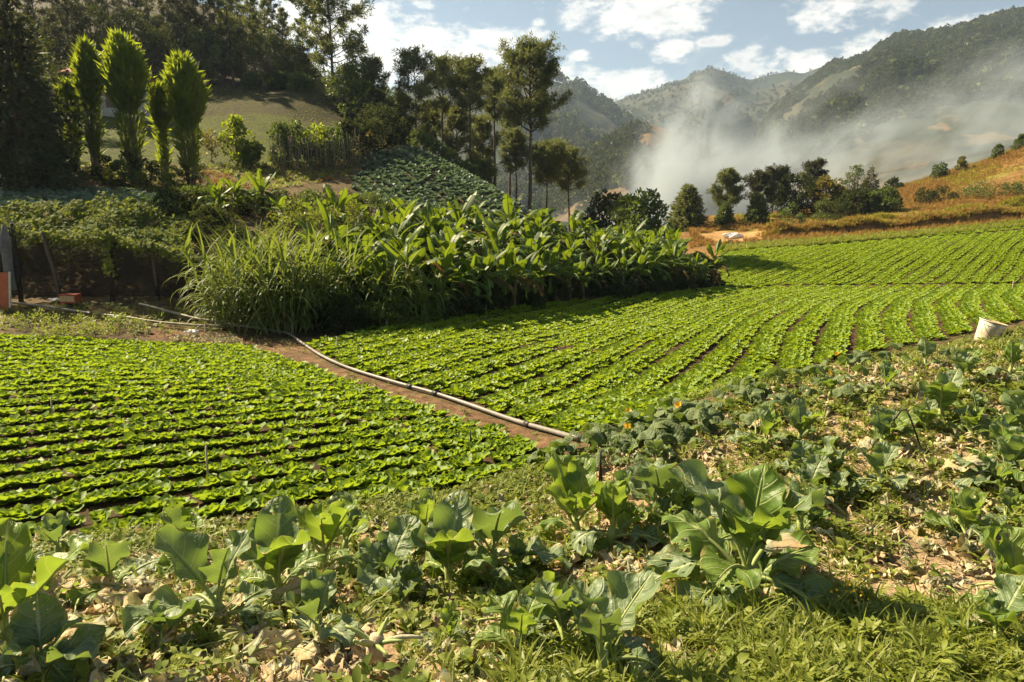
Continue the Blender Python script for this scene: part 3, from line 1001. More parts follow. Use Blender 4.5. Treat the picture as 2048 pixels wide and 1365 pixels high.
# ------------------------------------------------------------------ trees
def bent(p0, d, L, r0, n, lift, wob, rng):
    """a limb: points from p0 along d, lifting and wobbling"""
    d = unit(np.asarray(d, float))
    pts = [np.asarray(p0, float)]
    for k in range(n):
        d = unit(d + np.array([0, 0, lift]) + rng.normal(0, wob, 3))
        pts.append(pts[-1] + d * L / n)
    return np.array(pts)


def pine_tree(seed, h, cb, R, mat, limbs=26, rnd=0.75, tuft=0.42, dens=1.0, flat=0.0, lean=0.02, bark='bark', needles=13, wid=0.055, stubs=0):
    """pine: bare trunk, spreading limbs, needles in separate tufts -> trunk mesh, crown mesh"""
    r = np.random.RandomState(seed)
    a = Acc()
    nt = 10
    tr = np.zeros((nt, 3))
    tr[:, 2] = np.linspace(-0.3, h * 0.97, nt)
    tr[:, :2] = np.cumsum(r.normal(0, lean * h * 0.25, (nt, 2)), 0) * np.linspace(0, 1, nt)[:, None]
    rt = np.maximum(h * 0.013 * (1 - np.linspace(0, 1, nt) * 0.85), 0.02)
    rt[0] *= 1.35
    a.add(*tube(tr, rt, 8))
    for i in range(stubs):
        z = h * cb * r.uniform(0.45, 0.98)
        base = np.array([np.interp(z, tr[:, 2], tr[:, k]) for k in range(3)])
        az = r.uniform(0, 6.28)
        a.add(*tube(bent(base, (math.cos(az), math.sin(az), 0.15), R * r.uniform(0.2, 0.5), 0, 3, 0.0, 0.15, r), [0.03, 0.022, 0.015, 0.008], 4, False))
    tp = []
    for i in range(limbs):
        u = (i + r.uniform(0, 1)) / limbs
        z = h * (cb + (0.97 - cb) * u)
        base = np.array([np.interp(z, tr[:, 2], tr[:, k]) for k in range(3)])
        prof = max(0.12, math.sin(math.pi * (0.18 + 0.80 * u))) ** rnd
        L = R * prof * r.uniform(0.55, 1.12)
        az = i * 2.4 + r.uniform(-0.5, 0.5)
        el = r.uniform(0.05, 0.5) + u * 0.5 - flat
        P = bent(base, (math.cos(az) * math.cos(el), math.sin(az) * math.cos(el), math.sin(el)), L, 0, 5, 0.10, 0.10, r)
        a.add(*tube(P, np.linspace(h * 0.0045 * (1 - u * 0.5), 0.012, len(P)), 5))
        for k in range(max(3, int(6 * dens))):
            tt = r.uniform(0.35, 1.0)
            q = P[min(int(tt * 5), 4)] * (1 - (tt * 5) % 1) + P[min(int(tt * 5) + 1, 5)] * ((tt * 5) % 1)
            az2 = az + r.uniform(-1.3, 1.3)
            S = bent(q, (math.cos(az2), math.sin(az2), r.uniform(-0.1, 0.6)), L * r.uniform(0.18, 0.42), 0, 3, 0.16, 0.12, r)
            a.add(*tube(S, np.linspace(0.022, 0.008, len(S)), 4, False))
            for _ in range(4):
                tp.append(S[r.randint(1, 4)] + r.normal(0, 0.16 + 0.02 * R, 3) * (1, 1, 0.7))
            tp.append(S[-1])
    tp = np.array(tp)
    n = len(tp)
    P = np.repeat(tp, needles, 0)
    D = unit(r.normal(0, 1, (n * needles, 3)) + np.array([0, 0, 0.45]))
    L = r.uniform(0.7, 1.15, n * needles) * tuft
    V, Fc = blades(P, D, L, L * wid * 3.4, r, 0.6)
    return a.mesh('trunk', M[bark]), mesh_of('crown', V, Fc, M[mat], np.full((len(V), 2), 0.25))


def broad_tree(seed, h, cb, R, mat, clumps=46, per=80, ls=0.20, zsq=1.0, bark='bark', spread=0.62, shape='round', r0=None):
    """broadleaf tree or bush: forked limbs, leaves in uneven clumps"""
    r = np.random.RandomState(seed)
    a = Acc()
    P = bent((0, 0, -0.2), (r.normal(0, .1), r.normal(0, .1), 1), h * max(cb, 0.12) + 0.3, 0, 4, 0.1, 0.06, r)
    rb = r0 or max(0.02, h * 0.018)
    a.add(*tube(P, np.linspace(rb * 1.3, rb * 0.8, len(P)), 7))
    top = P[-1]
    pos, D0 = [], []
    for i in range(clumps):
        u = r.uniform(0, 1)
        az = i * 2.4 + r.uniform(-0.6, 0.6)
        if shape == 'cone':
            rr = R * (1.02 - u) ** 0.85 * r.uniform(0.6, 1.05)
            z = h * (cb + (0.98 - cb) * u)
        elif shape == 'dome':
            rr = R * math.sqrt(max(0.03, 1 - u * u)) * r.uniform(0.55, 1.08)
            z = h * (cb + (0.95 - cb) * u)
        else:
            rr = R * math.sin(math.pi * (0.12 + 0.82 * u)) ** 0.7 * r.uniform(0.45, 1.1)
            z = h * (cb + (0.95 - cb) * u)
        c = np.array([rr * math.cos(az), rr * math.sin(az), z])
        s = top * 0.9 + 0 * c
        s = s if z > s[2] else np.array([top[0] * 0.6, top[1] * 0.6, max(0.05, z * 0.6)])
        mid = (s + c) / 2 + r.normal(0, 0.06 * R, 3)
        a.add(*tube([s, mid, c], [rb * 0.42, rb * 0.25, 0.008], 4, False))
        k = int(per * r.uniform(0.6, 1.3))
        sz = R * spread * r.uniform(0.30, 0.52)
        q = r.normal(0, 1, (k, 3))
        q = unit(q) * r.uniform(0.25, 1.0, (k, 1)) ** 0.5 * sz * np.array([1, 1, zsq * 0.75])
        pos.append(c + q)
        D0.append(unit(q) + np.array([0, 0, 0.25]) + r.normal(0, 0.5, (k, 3)))
    P, D = np.concatenate(pos), unit(np.concatenate(D0))
    P[:, 2] = np.maximum(P[:, 2], 0.03)
    n = len(P)
    L = r.uniform(0.6, 1.3, n) * ls
    V, Fc = blades(P, D, L, L * 0.55, r, 0.5)
    return a.mesh('trunk', M[bark]), mesh_of('crown', V, Fc, M[mat], np.full((len(V), 2), 0.25))


def column_tree(seed, h, cb, R, mat='column', n=6500, stems=9, tips=1):
    """clipped flame-shaped tree: a sheaf of bare stems carrying one dense feathery head"""
    r = np.random.RandomState(seed)
    a = Acc()
    for i in range(stems):
        az = i * 2.4
        k = math.sqrt((i + 0.5) / stems)
        b = np.array([0.16 * k * math.cos(az), 0.16 * k * math.sin(az), -0.25])
        t = np.array([0.55 * R * k * math.cos(az), 0.55 * R * k * math.sin(az), h * r.uniform(cb + 0.1, 0.82)])
        mid = b * 0.45 + t * 0.55
        mid[:2] *= 0.75
        a.add(*tube([b, b * 0.75 + t * 0.25 + r.normal(0, .03, 3), mid + r.normal(0, .04, 3), t], [0.055, 0.045, 0.032, 0.012], 5, False))
    u = r.beta(1.5, 1.15, n)
    prof = np.sin(np.clip(0.06 + 0.94 * u ** 1.2, 0, 1) * math.pi) ** 0.85
    ph = r.uniform(0, 6.28, n)
    prof = prof * (1 + 0.14 * np.sin(ph * 3 + seed) * (1 - u) + 0.10 * np.sin(u * 17 + ph * 2))
    rr = R * prof * r.uniform(0, 1, n) ** 0.36 * (1 + 0.38 * fbm(ph * 2.2, u * 9, 1.0, 3, seed % 40)) + np.abs(r.normal(0, 0.05, n)) * R
    ox = 0
    if tips > 1:
        ox = np.where(np.sin(ph * 1.0) > 0, 0.22, -0.22) * R * np.clip((u - 0.7) * 4, 0, 1)
    P = np.stack([rr * np.cos(ph) + ox, rr * np.sin(ph), h * (cb + (0.96 - cb) * u)], -1)
    # a thin skirt of feathers hangs down along the stems
    m = n // 8
    s = r.uniform(0, 1, m)
    p2 = r.uniform(0, 6.28, m)
    q = np.stack([R * 0.62 * (0.35 + 0.65 * s) * np.cos(p2), R * 0.62 * (0.35 + 0.65 * s) * np.sin(p2), h * (cb * 0.25 + cb * 0.8 * s)], -1) + r.normal(0, 0.05, (m, 3))
    P = np.concatenate([P, q])
    out = np.stack([P[:, 0], P[:, 1], 0 * P[:, 0]], -1)
    D = unit(unit(out) * 0.45 + np.array([0, 0, 0.9]) + r.normal(0, 0.33, (len(P), 3)))
    L = r.uniform(0.10, 0.26, len(P)) * (1 + (r.uniform(size=len(P)) < 0.10) * 1.5)
    V, Fc = blades(P, D, L, L * 0.19, r, 0.4)
    return a.mesh('trunk', M['bark_pale']), mesh_of('crown', V, Fc, M[mat], np.full((len(V), 2), 0.25))


def conifer(seed, h, R, mat, layers=22, droop=0.15, per=9, tuft=0.42, cb=0.06, dens=1.0, pw=0.85):
    r = np.random.RandomState(seed)
    a = Acc()
    a.add(*tube([(0, 0, -0.3), (0, 0, h * 0.5), (0, 0, h * 0.98)], [h * 0.018, h * 0.010, 0.01], 7))
    pos, D = [], []
    for i in range(layers):
        u = (i + r.uniform(0, .7)) / layers
        z = h * (cb + (0.95 - cb) * u)
        for k in range(per):
            az = k * 6.283 / per + i * 1.1 + r.uniform(-.3, .3)
            L = R * (1.03 - u) ** pw * r.uniform(0.7, 1.1)
            P = bent((0, 0, z), (math.cos(az), math.sin(az), 0.25), L, 0, 4, -droop, 0.05, r)
            P[-1][2] += L * 0.08
            a.add(*tube(P, np.linspace(0.03, 0.008, len(P)), 3, False))
            nn = max(3, int(L * 22 * dens))
            t = r.uniform(0.2, 1, nn) * 3.99
            ii = t.astype(int)
            Q = P[ii] * (1 - (t - ii))[:, None] + P[ii + 1] * (t - ii)[:, None]
            pos.append(Q + r.normal(0, 0.05, Q.shape))
            D.append(unit(np.tile(unit(P[-1] - P[0]), (nn, 1)) * 0.8 + r.normal(0, .55, (nn, 3)) + (0, 0, 0.12)))
    P, D = np.concatenate(pos), np.concatenate(D)
    L = r.uniform(0.6, 1.2, len(P)) * tuft
    V, Fc = blades(P, D, L, L * 0.26, r, 0.5)
    return a.mesh('trunk', M['bark']), mesh_of('crown', V, Fc, M[mat], np.full((len(V), 2), 0.25))


def plant_tree(name, meshes, loc, label, cat, group=None, rz=0.0, s=1.0, crown='crown', trunk='trunk'):
    t = thing(name, loc, label, cat, group, rz, s)
    put(trunk, meshes[0], t)
    put(crown, meshes[1], t)
    return t


def foot(px, py_top, d):
    """base point and height of a thing whose top is seen at px, py_top and that stands d metres out"""
    p = at(px, py_top, d)
    z = float(H(p[0], p[1]))
    return np.array([p[0], p[1], z]), p[2] - z


PX = lambda w, d: w / F * d      # width in metres of w picture points at depth d

# pines on the shoulder of the cabbage hill: top, crown foot and width as seen
for i, (px, py, pc, d, wid, dens, mat, lab) in enumerate([
        (1062, 98, 268, 50, 150, 1.9, 'pine', 'tallest round-crowned pine with a long bare trunk right of the cabbage hill'),
        (828, 114, 232, 53, 104, 1.1, 'pine', 'pine with open crown rising straight behind the top of the cabbage hill'),
        (884, 120, 236, 56, 84, 1.1, 'pine', 'middle pine of the row behind the cabbage hill, thin dark trunk'),
        (940, 122, 226, 52, 92, 1.2, 'pine', 'leaning pine between the cabbage hill and the tallest pine'),
        (990, 142, 245, 57, 66, 1.1, 'pine', 'slender pine half hidden just left of the tallest round-crowned pine'),
        (745, 126, 205, 58, 66, 1.0, 'pine', 'smaller pine standing above the dark hedge at the lawn corner'),
        (1020, 215, 300, 66, 46, 0.9, 'pine', 'small distant pine seen behind the trunk of the tallest pine'),
        (1092, 292, 372, 60, 80, 1.4, 'pine', 'bushy low pine, left one of the pair right of the tallest pine'),
        (1140, 300, 385, 63, 80, 1.4, 'pine', 'bushy low pine, right one of the pair beside the smoke'),
        (800, 205, 292, 60, 74, 1.2, 'pine', 'shorter pine filling the gap left of the row behind the cabbage hill'),
        (858, 212, 300, 62, 70, 1.2, 'pine', 'shorter pine seen between two bare trunks behind the cabbage hill'),
        (912, 222, 318, 60, 80, 1.3, 'pine', 'shorter bushy pine right of the cabbage hill top'),
        (968, 236, 335, 62, 70, 1.2, 'pine', 'shorter bushy pine left of the long bare trunk'),
        (1030, 262, 345, 60, 56, 1.0, 'pine', 'thin low pine directly behind the long bare trunk'),
        (965, 330, 375, 52, 60, 1.0, 'pine', 'low shaggy pine sapling behind the right shoulder of the cabbage hill')]):
    b, h = foot(px, py, d)
    cb = (at(px, pc, d)[2] - b[2]) / h
    plant_tree('pine_tree', pine_tree(40 + i, h, cb, PX(wid, d) * 0.54, mat, limbs=int(22 * dens), dens=dens, tuft=0.34, rnd=0.55, needles=10, wid=0.048, stubs=5 if pc < 300 else 0), b, lab, 'pine tree', rz=i * 1.3)

# low green bushes over the right shoulder of the cabbage hill
for i, (px, py, d, wid, lab) in enumerate([(835, 262, 49, 46, 'bright bush at the top right rim of the cabbage hill'), (868, 280, 48.5, 46, 'second bright bush down the rim of the cabbage hill'), (900, 300, 48, 44, 'third bright bush down the rim of the cabbage hill'),
                                           (935, 322, 47.5, 40, 'lowest bright bush on the rim of the cabbage hill')]):
    b, h = foot(px, py, d)
    plant_tree('leafy_bush', broad_tree(880 + i, max(h, 0.9), 0.05, PX(wid, d) * 0.6, 'broad', 34, 70, 0.16, shape='dome'), b, lab, 'bush', rz=i)


def pole_fence():
    r = np.random.RandomState(2)
    p0 = at(545, 372, 38.5)
    o = on(p0[0], p0[1])
    t = thing('pole_fence', o, 'row of thin pale poles below the hedge on the left slope', 'fence')
    for i in range(44):
        s = i / 43
        px = 545 + 172 * s
        d = 38.5 + 3.2 * s + r.normal(0, 0.1)
        q = at(px + r.normal(0, 1.2), 330, d)
        z = float(H(q[0], q[1]))
        h = r.uniform(1.3, 2.2)
        put('pole', mesh_of('pole', *tube([(0, 0, -.15), (r.normal(0, .05), 0, h)], [0.028, 0.018], 5), M['bark_pale']), t, (q[0] - o[0], q[1] - o[1], z - o[2]))


pole_fence()
b, h = foot(655, -75, 57)
plant_tree('pine_tree', pine_tree(71, h, 0.20, PX(150, 57) * 0.55, 'pine', limbs=34, dens=1.2, rnd=0.6, tuft=0.42), b, 'big dark pine standing alone at the top right of the lawn', 'pine tree')

# dark wood above the lawn: a few shapes, set out one by one
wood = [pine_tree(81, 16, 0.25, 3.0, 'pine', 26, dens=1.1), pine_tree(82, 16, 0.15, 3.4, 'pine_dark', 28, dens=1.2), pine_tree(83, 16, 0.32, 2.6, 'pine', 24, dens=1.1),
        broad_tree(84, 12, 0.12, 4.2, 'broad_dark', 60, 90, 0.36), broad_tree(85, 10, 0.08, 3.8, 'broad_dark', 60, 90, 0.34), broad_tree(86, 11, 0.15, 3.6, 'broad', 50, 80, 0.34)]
woodh = [16, 16, 16, 12, 10, 11]
wl = ['tall pine in the shaded wood above the lawn', 'dark leafy tree in the shaded wood above the lawn']
r = np.random.RandomState(3)
spots = [(470, -60, 66, 0), (525, 5, 68, 2), (560, 45, 64, 0), (605, 70, 63, 2), (430, -40, 68, 1), (380, -60, 70, 1), (500, 60, 72, 3), (575, 95, 70, 4), (330, -70, 66, 1), (290, -50, 70, 0),
         (250, -80, 64, 1), (210, -60, 68, 1), (165, -80, 62, 1), (440, 60, 63, 3), (395, 50, 63, 3), (350, 40, 62, 3), (305, 30, 63, 4), (262, 30, 60, 3), (220, 40, 60, 4), (180, 20, 58, 3), (140, 10, 58, 3), (120, -60, 56, 1),
         (90, 30, 54, 4), (475, 80, 63, 4), (530, 90, 63, 5), (60, -80, 50, 1), (-20, -60, 52, 1), (690, 115, 60, 5), (715, 140, 57, 5), (625, 110, 66, 5), (780, 170, 60, 5), (455, 20, 80, 0), (365, 0, 85, 2), (545, 30, 80, 1), (280, 0, 85, 1), (200, -20, 85, 1), (100, -40, 80, 1),
         (20, 20, 44, 3), (-40, 60, 42, 4), (590, 100, 62, 4), (410, 100, 61, 5), (325, 95, 59, 4)]
spots += [(400, -50, 62, 1), (452, -45, 62, 0), (350, -60, 61, 1), (500, -20, 62.5, 2)]  # extra pines, added to cast shade on the upper lawn and fill the wood
spots.sort()
seen = [0, 0]
for i, (px, py, d, k) in enumerate(spots):
    seen[k >= 3] += 1
    b, h = foot(px, py, d)
    plant_tree('pine_tree' if k < 3 else 'leafy_tree', wood[k], b - (0, 0, 0.2), wl[0 if k < 3 else 1] + ', %s from the left' % ORDW[seen[k >= 3] - 1], 'tree', 'pines of the wood above the lawn' if k < 3 else 'leafy trees of the wood above the lawn', r.uniform(0, 6.28), max(0.45, h / woodh[k]))

b, h = foot(-12, -110, 28)
plant_tree('drooping_conifer', conifer(91, h, 2.4, 'pine_dark', 22, 0.30, 7, 0.5), b, 'dark drooping conifer cut off by the top left corner', 'conifer')
b, h = foot(-60, 30, 31)
plant_tree('leafy_tree', broad_tree(92, h, 0.05, 3.4, 'broad_dark', 70, 100, 0.24), b, 'dense dark tree cut off by the left edge of the picture', 'tree')
b, h = foot(30, 165, 31)
plant_tree('leafy_bush', broad_tree(93, h, 0.05, 2.0, 'broad_dark', 60, 100, 0.20), b, 'big dark glossy bush at the left edge beside the flame-shaped trees', 'bush')
b, h = foot(70, 255, 31.5)
plant_tree('leafy_bush', broad_tree(94, h, 0.05, 1.5, 'broad_dark', 44, 100, 0.18), b, 'lower dark bush left of the smallest flame-shaped tree', 'bush')

# flame-shaped trees
for i, (px, py, d, wid, cbp, tips, lab) in enumerate([
        (143, 80, 33, 52, 185, 1, 'slim flame-shaped tree, left of the widest one'),
        (218, 66, 32.5, 92, 190, 2, 'widest flame-shaped tree with two tips'),
        (338, 110, 33, 84, 235, 1, 'rounded flame-shaped tree at the right end of the row'),
        (291, 172, 33.5, 34, 240, 1, 'small flame-shaped tree between the widest and the rounded one'),
        (110, 166, 33.5, 38, 235, 1, 'small flame-shaped tree at the left end of the row')]):
    b, h = foot(px + 24, py, d)
    zc = at(px, cbp, d)[2] - b[2]
    plant_tree('flame_tree', column_tree(100 + i, h, zc / h * 0.76, PX(wid, d) * 0.39, n=int(5200 + 110 * wid), stems=4 + wid // 12, tips=tips), b, lab, 'tree', 'flame-shaped trees in a row', rz=i)

# undergrowth along the foot of the flame-shaped trees
under = [broad_tree(110, 2.2, 0.15, 0.9, 'broad', 26, 60, 0.15), broad_tree(111, 2.0, 0.1, 0.8, 'broad_dark', 26, 60, 0.15), broad_tree(112, 2.4, 0.3, 0.7, 'vine', 20, 40, 0.13, spread=0.8)]
for i, (px, py, d) in enumerate(sorted([(105, 300, 32), (165, 322, 32.3), (205, 300, 32), (240, 318, 31.6), (262, 290, 32.6), (290, 325, 32), (318, 310, 32.6), (345, 330, 31.8), (372, 318, 33), (400, 330, 32), (135, 335, 31.6), (80, 320, 31), (215, 345, 31), (275, 345, 31.2), (330, 350, 31)])):
    b, h = foot(px, py, d)
    plant_tree('leafy_shrub', under[i % 3], b, 'straggly shrub among the flame-shaped trees, %s from the left' % ORDW[i], 'shrub', 'shrubs under the flame-shaped trees', i * 1.7, max(0.35, h / 2.3), )

# bushes and small trees along the right rim of the lawn
for i, (px, py, d, wid, mat, lab) in enumerate([(690, 140, 56, 60, 'broad', 'leafy tree at the foot of the big lone pine'), (722, 160, 55, 50, 'broad', 'pale green bush right of the big lone pine'), (745, 182, 53, 54, 'broad_dark', 'dark bush on the rim of the lawn'),
                                                (706, 205, 54, 40, 'broad', 'small bush below the big lone pine on the lawn rim'), (765, 205, 51, 54, 'broad_dark', 'dark leafy tree on the rim right above the hedge'), (600, 158, 58, 44, 'broad', 'scrubby bush at the top of the lawn, left of the big lone pine'),
                                                (555, 165, 59, 40, 'broad_dark', 'low dark scrub at the top edge of the lawn'), (500, 165, 59.5, 30, 'broad', 'small young tree at the top edge of the lawn')]):
    b, h = foot(px, py, d)
    plant_tree('leafy_bush' if 'tree' not in lab else 'leafy_tree', broad_tree(860 + i, max(h, 1.2), 0.1, PX(wid, d) * 0.6, mat, 40, 70, 0.22), b, lab, 'bush' if 'tree' not in lab else 'tree', rz=i)

# young trees and hedge at the lower edge of the lawn
for i, (px, py, d, wid, mat, lab) in enumerate([
        (418, 265, 39, 44, 'broad_yel', 'thin grey young tree with sparse leaves on the lawn'),
        (470, 235, 39, 44, 'column', 'upright yellow-green young tree on the lawn edge, left of the hedge'),
        (560, 250, 40, 50, 'broad', 'light green feathery hedge shrub, leftmost of the hedge'),
        (592, 243, 41, 56, 'broad', 'second feathery hedge shrub from the left'),
        (628, 248, 41.5, 56, 'column', 'third feathery hedge shrub from the left'),
        (660, 250, 42, 56, 'broad', 'fourth feathery hedge shrub from the left'),
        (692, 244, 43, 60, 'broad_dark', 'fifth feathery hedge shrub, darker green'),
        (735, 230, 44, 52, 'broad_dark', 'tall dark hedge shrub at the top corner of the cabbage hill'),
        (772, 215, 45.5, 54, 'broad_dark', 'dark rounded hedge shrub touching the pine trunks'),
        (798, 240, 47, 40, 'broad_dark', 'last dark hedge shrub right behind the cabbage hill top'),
        (500, 285, 39.5, 40, 'broad', 'short green bush between the young tree and the hedge')]):
    b, h = foot(px, py, d)
    plant_tree('hedge_shrub' if 'hedge' in lab else 'young_tree', broad_tree(120 + i, h, 0.06 if i else 0.35, PX(wid, d) * 0.55, mat, 34 if i else 18, 80 if i else 26, 0.17, 1.5, 'bark_pale', 0.7), b, lab, 'shrub' if 'hedge' in lab or 'bush' in lab else 'young tree', rz=i)

# trees around the bare ground and in front of the smoke
for i, (px, py, d, wid, kind, mat, lab) in enumerate([
        (1378, 366, 69, 84, 'cone', 'pine', 'dense cone-shaped conifer standing left of the open pine'),
        (1457, 348, 71, 76, 'pine', 'pine', 'open-crowned pine right of the cone-shaped conifer'),
        (1452, 405, 69, 36, 'cone', 'broad', 'small conical shrub under the open-crowned pine'),
        (1522, 352, 74, 60, 'pine', 'pine_dark', 'dark pine at the left end of the grove before the smoke'),
        (1560, 338, 77, 56, 'pine', 'pine_dark', 'tall dark pine in the middle of the grove before the smoke'),
        (1590, 348, 76, 80, 'broad', 'broad_dark', 'wide dark round tree in the grove before the smoke'),
        (1635, 330, 79, 58, 'pine', 'pine_dark', 'umbrella-topped pine rising at the right of the grove'),
        (1655, 352, 74, 56, 'broad', 'broad_yel', 'olive-yellow rounded tree under the umbrella-topped pine'),
        (1518, 385, 69, 46, 'cone', 'broad', 'small green conifer in front of the dark grove'),
        (1745, 328, 72, 46, 'spire', 'pine_dark', 'sparse pointed conifer with ragged drooping branches'),
        (1715, 382, 71, 66, 'broad', 'broad_dark', 'dark leafy tree left of the ragged pointed conifer'),
        (1765, 378, 70, 60, 'broad', 'broad', 'green leafy tree right of the ragged pointed conifer'),
        (1585, 402, 64, 42, 'dome', 'broad', 'small bright green bush before the dark grove'),
        (1650, 398, 66, 36, 'dome', 'broad', 'low bush on the slope right of the bright green bush'),
        (1690, 405, 64, 44, 'dome', 'broad_dark', 'dark low bush below the leafy trees on the bank'),
        (1712, 330, 126, 40, 'broad', 'broad', 'faint grey tree standing inside the drifting smoke'),
        (1280, 384, 44, 110, 'broad', 'broad', 'leafy sunlit tree behind the banana grove'),
        (1215, 388, 48, 90, 'broad', 'broad_dark', 'dark rounded tree left of the leafy tree behind the bananas'),
        (1180, 412, 50, 44, 'dome', 'broad_dark', 'low dark bush at the foot of the smoke behind the bananas'),
        (1850, 376, 73, 40, 'dome', 'broad_dark', 'spiky dark bush on the orange slope, left of two'),
        (1888, 376, 73, 46, 'dome', 'broad_dark', 'spiky dark bush on the orange slope, right of two'),
        (1968, 362, 70, 64, 'dome', 'broad', 'wide green bush on the orange slope near the right edge'),
        (2034, 366, 68, 54, 'dome', 'broad', 'green bush on the orange slope cut by the right edge'),
        (2046, 268, 92, 26, 'cone', 'broad', 'young conifer on the hilltop at the right edge'),
        (1880, 326, 92, 26, 'dome', 'broad', 'small bush on the skyline of the orange hill'),
        (1998, 290, 93, 16, 'dome', 'broad', 'tiny bush on the skyline near the top of the orange hill'),
        (1925, 316, 93, 18, 'dome', 'broad_yel', 'tiny yellowish bush on the orange hill skyline'),
        (1790, 358, 92, 30, 'dome', 'broad_dark', 'dark scrub bush at the low end of the orange hill skyline'),
        (1735, 362, 92, 20, 'dome', 'broad_dark', 'small scrub bush left on the orange hill skyline')]):
    b, h = foot(px, py, d)
    h = max(h, 0.6)
    R = PX(wid, d) * 0.55
    sd = 150 + i
    if kind == 'cone':
        ms = conifer(sd, h, R, mat, max(12, int(h * 4.5)), 0.10, 11, 0.40, 0.04, 1.3, 0.62)
    elif kind == 'spire':
        ms = conifer(sd, h, R, mat, 15, 0.30, 5, 0.36, 0.3, 0.9)
    elif kind == 'pine':
        ms = pine_tree(sd, h, 0.28, R, mat, 24, dens=1.1, tuft=0.38)
    elif kind == 'dome':
        ms = broad_tree(sd, h, 0.06, R, mat, 22, 60, 0.17 if d < 80 else 0.25, shape='dome')
    else:
        ms = broad_tree(sd, h, 0.10, R, mat, 60, 90, 0.27)
    bush = 'bush' in lab or 'shrub' in lab
    plant_tree('leafy_bush' if bush else ('pine_tree' if kind == 'pine' else 'conifer' if kind in ('cone', 'spire') else 'leafy_tree'), ms, b, lab, 'bush' if bush else 'tree', rz=i)

# ------------------------------------------------------------------ salad crops
def lettuce_leaves(seed, n=10, hi=True):
    """leaves of one head, as (V, F, UV)"""
    r = np.random.RandomState(seed)
    out = []
    for i in range(n):
        k = i / (n - 1)
        inner = k > 0.55
        L = r.uniform(0.155, 0.205) * (0.80 if inner else 1.0)
        W = r.uniform(0.055, 0.075) * (0.8 if inner else 1.05)
        V, Fc, UV, c = leaf(L, W, e0=r.uniform(1.1, 1.5) if inner else r.uniform(0.65, 1.15), bend=r.uniform(0.0, 0.5) if inner else r.uniform(0.15, 0.8),
                            nu=4 if hi else 2, nv=4 if hi else 2, prof=pf_lettuce, cup=r.uniform(0.2, 0.6), wave=0.28 if hi else 0.2, wf=r.uniform(1.5, 2.5), rng=r, twist=r.normal(0, 0.25))
        V = V + np.array([0.012, 0, 0])
        out.append((rotz(V, i * 2.4 + r.uniform(-.3, .3)), Fc, UV))
    return out


def lump(leaves, mat, name):
    a = Acc()
    for V, Fc, UV in leaves:
        a.add(V, Fc, UV)
    return a.mesh(name, mat)


LETT = [[mesh_of('leaf', V, Fc, M['lettuce'], UV) for V, Fc, UV in lettuce_leaves(200 + k, 10)] for k in range(6)]
LETT_LO = [lump(lettuce_leaves(220 + k, 9, k < 3), M['lettuce'], 'lettuce') for k in range(5)]
CROP = [lump(lettuce_leaves(240 + k, 11, True), M['crop'], 'salad_plant') for k in range(6)]
CROP_LO = [lump(lettuce_leaves(250 + k, 10, False), M['crop'], 'salad_plant') for k in range(5)]

ORD = ['front', 'second', 'third', 'fourth', 'fifth', 'sixth', 'seventh', 'eighth', 'ninth', 'tenth', 'eleventh', 'twelfth', 'thirteenth']


def left_field():
    r = np.random.RandomState(12)
    N0, N1 = G(-220, 1285)[:2], G(1110, 1005)[:2]
    F0, F1 = G(-220, 674)[:2], G(492, 695)[:2]
    rows = 29
    single, rest = [], []
    count = 0
    for k in range(rows):
        t = k / (rows - 1)
        a = N0 * (1 - t) + F0 * t
        b = N1 * (1 - t) + F1 * t
        b = a + (b - a) * 1.35
        L = np.linalg.norm(b - a)
        n = int(L / 0.10)
        row = []
        for j in range(n):
            s = (j + r.uniform(-0.22, 0.22)) / n
            p = a * (1 - s) + b * s + r.normal(0, 0.014, 2) + np.array([0, 0.05 * math.sin(s * 7 + k * 0.25)])
            if not inside(P_LEFT, p[0], p[1]) or r.uniform() < 0.025:
                continue
            q = on(*p)
            u, v = project(q + (0, 0, 0.1))
            if u < -90 or u > 2100:
                continue
            sc = r.uniform(0.58, 0.80) * (0.75 if k == 0 and r.uniform() < 0.4 else 1)
            row.append((q, r.uniform(0, 6.28), sc, r.randint(6)))
        if not row:
            continue
        if count + len(row) <= 345:
            count += len(row)
            single.append(row)
        else:
            rest += row
    for k, row in enumerate(single):
        for q, rz, sc, i in row:
            t = thing('lettuce_plant', q - (0, 0, 0.012), 'bright green lettuce in the %s row of the left plot' % ('front' if k == 0 else ORD[k] + ' row'.replace(' row', '')) + (', nearest the camera' if k == 0 else ' counted from the camera'),
                      'lettuce', 'lettuces of the left plot', rz, sc)
            t.rotation_euler = (r.normal(0, .1), r.normal(0, .1), rz)
            t.scale = (sc * 1.22, sc * 1.22, sc * 0.95)
            for me in LETT[i]:
                put('leaf', me, t)
    P = np.array([x[0] for x in rest])
    S = np.array([[x[2] * 1.22, x[2] * 1.22, x[2] * 0.95] for x in rest])
    R = np.stack([r.normal(0, .12, len(P)), r.normal(0, .12, len(P)), [x[1] for x in rest]], 1)
    scatter('lettuce_rows', LETT_LO, P, R, S, r.randint(0, 5, len(P)), 'far rows of bright green lettuce filling the back of the left plot', 'lettuces')


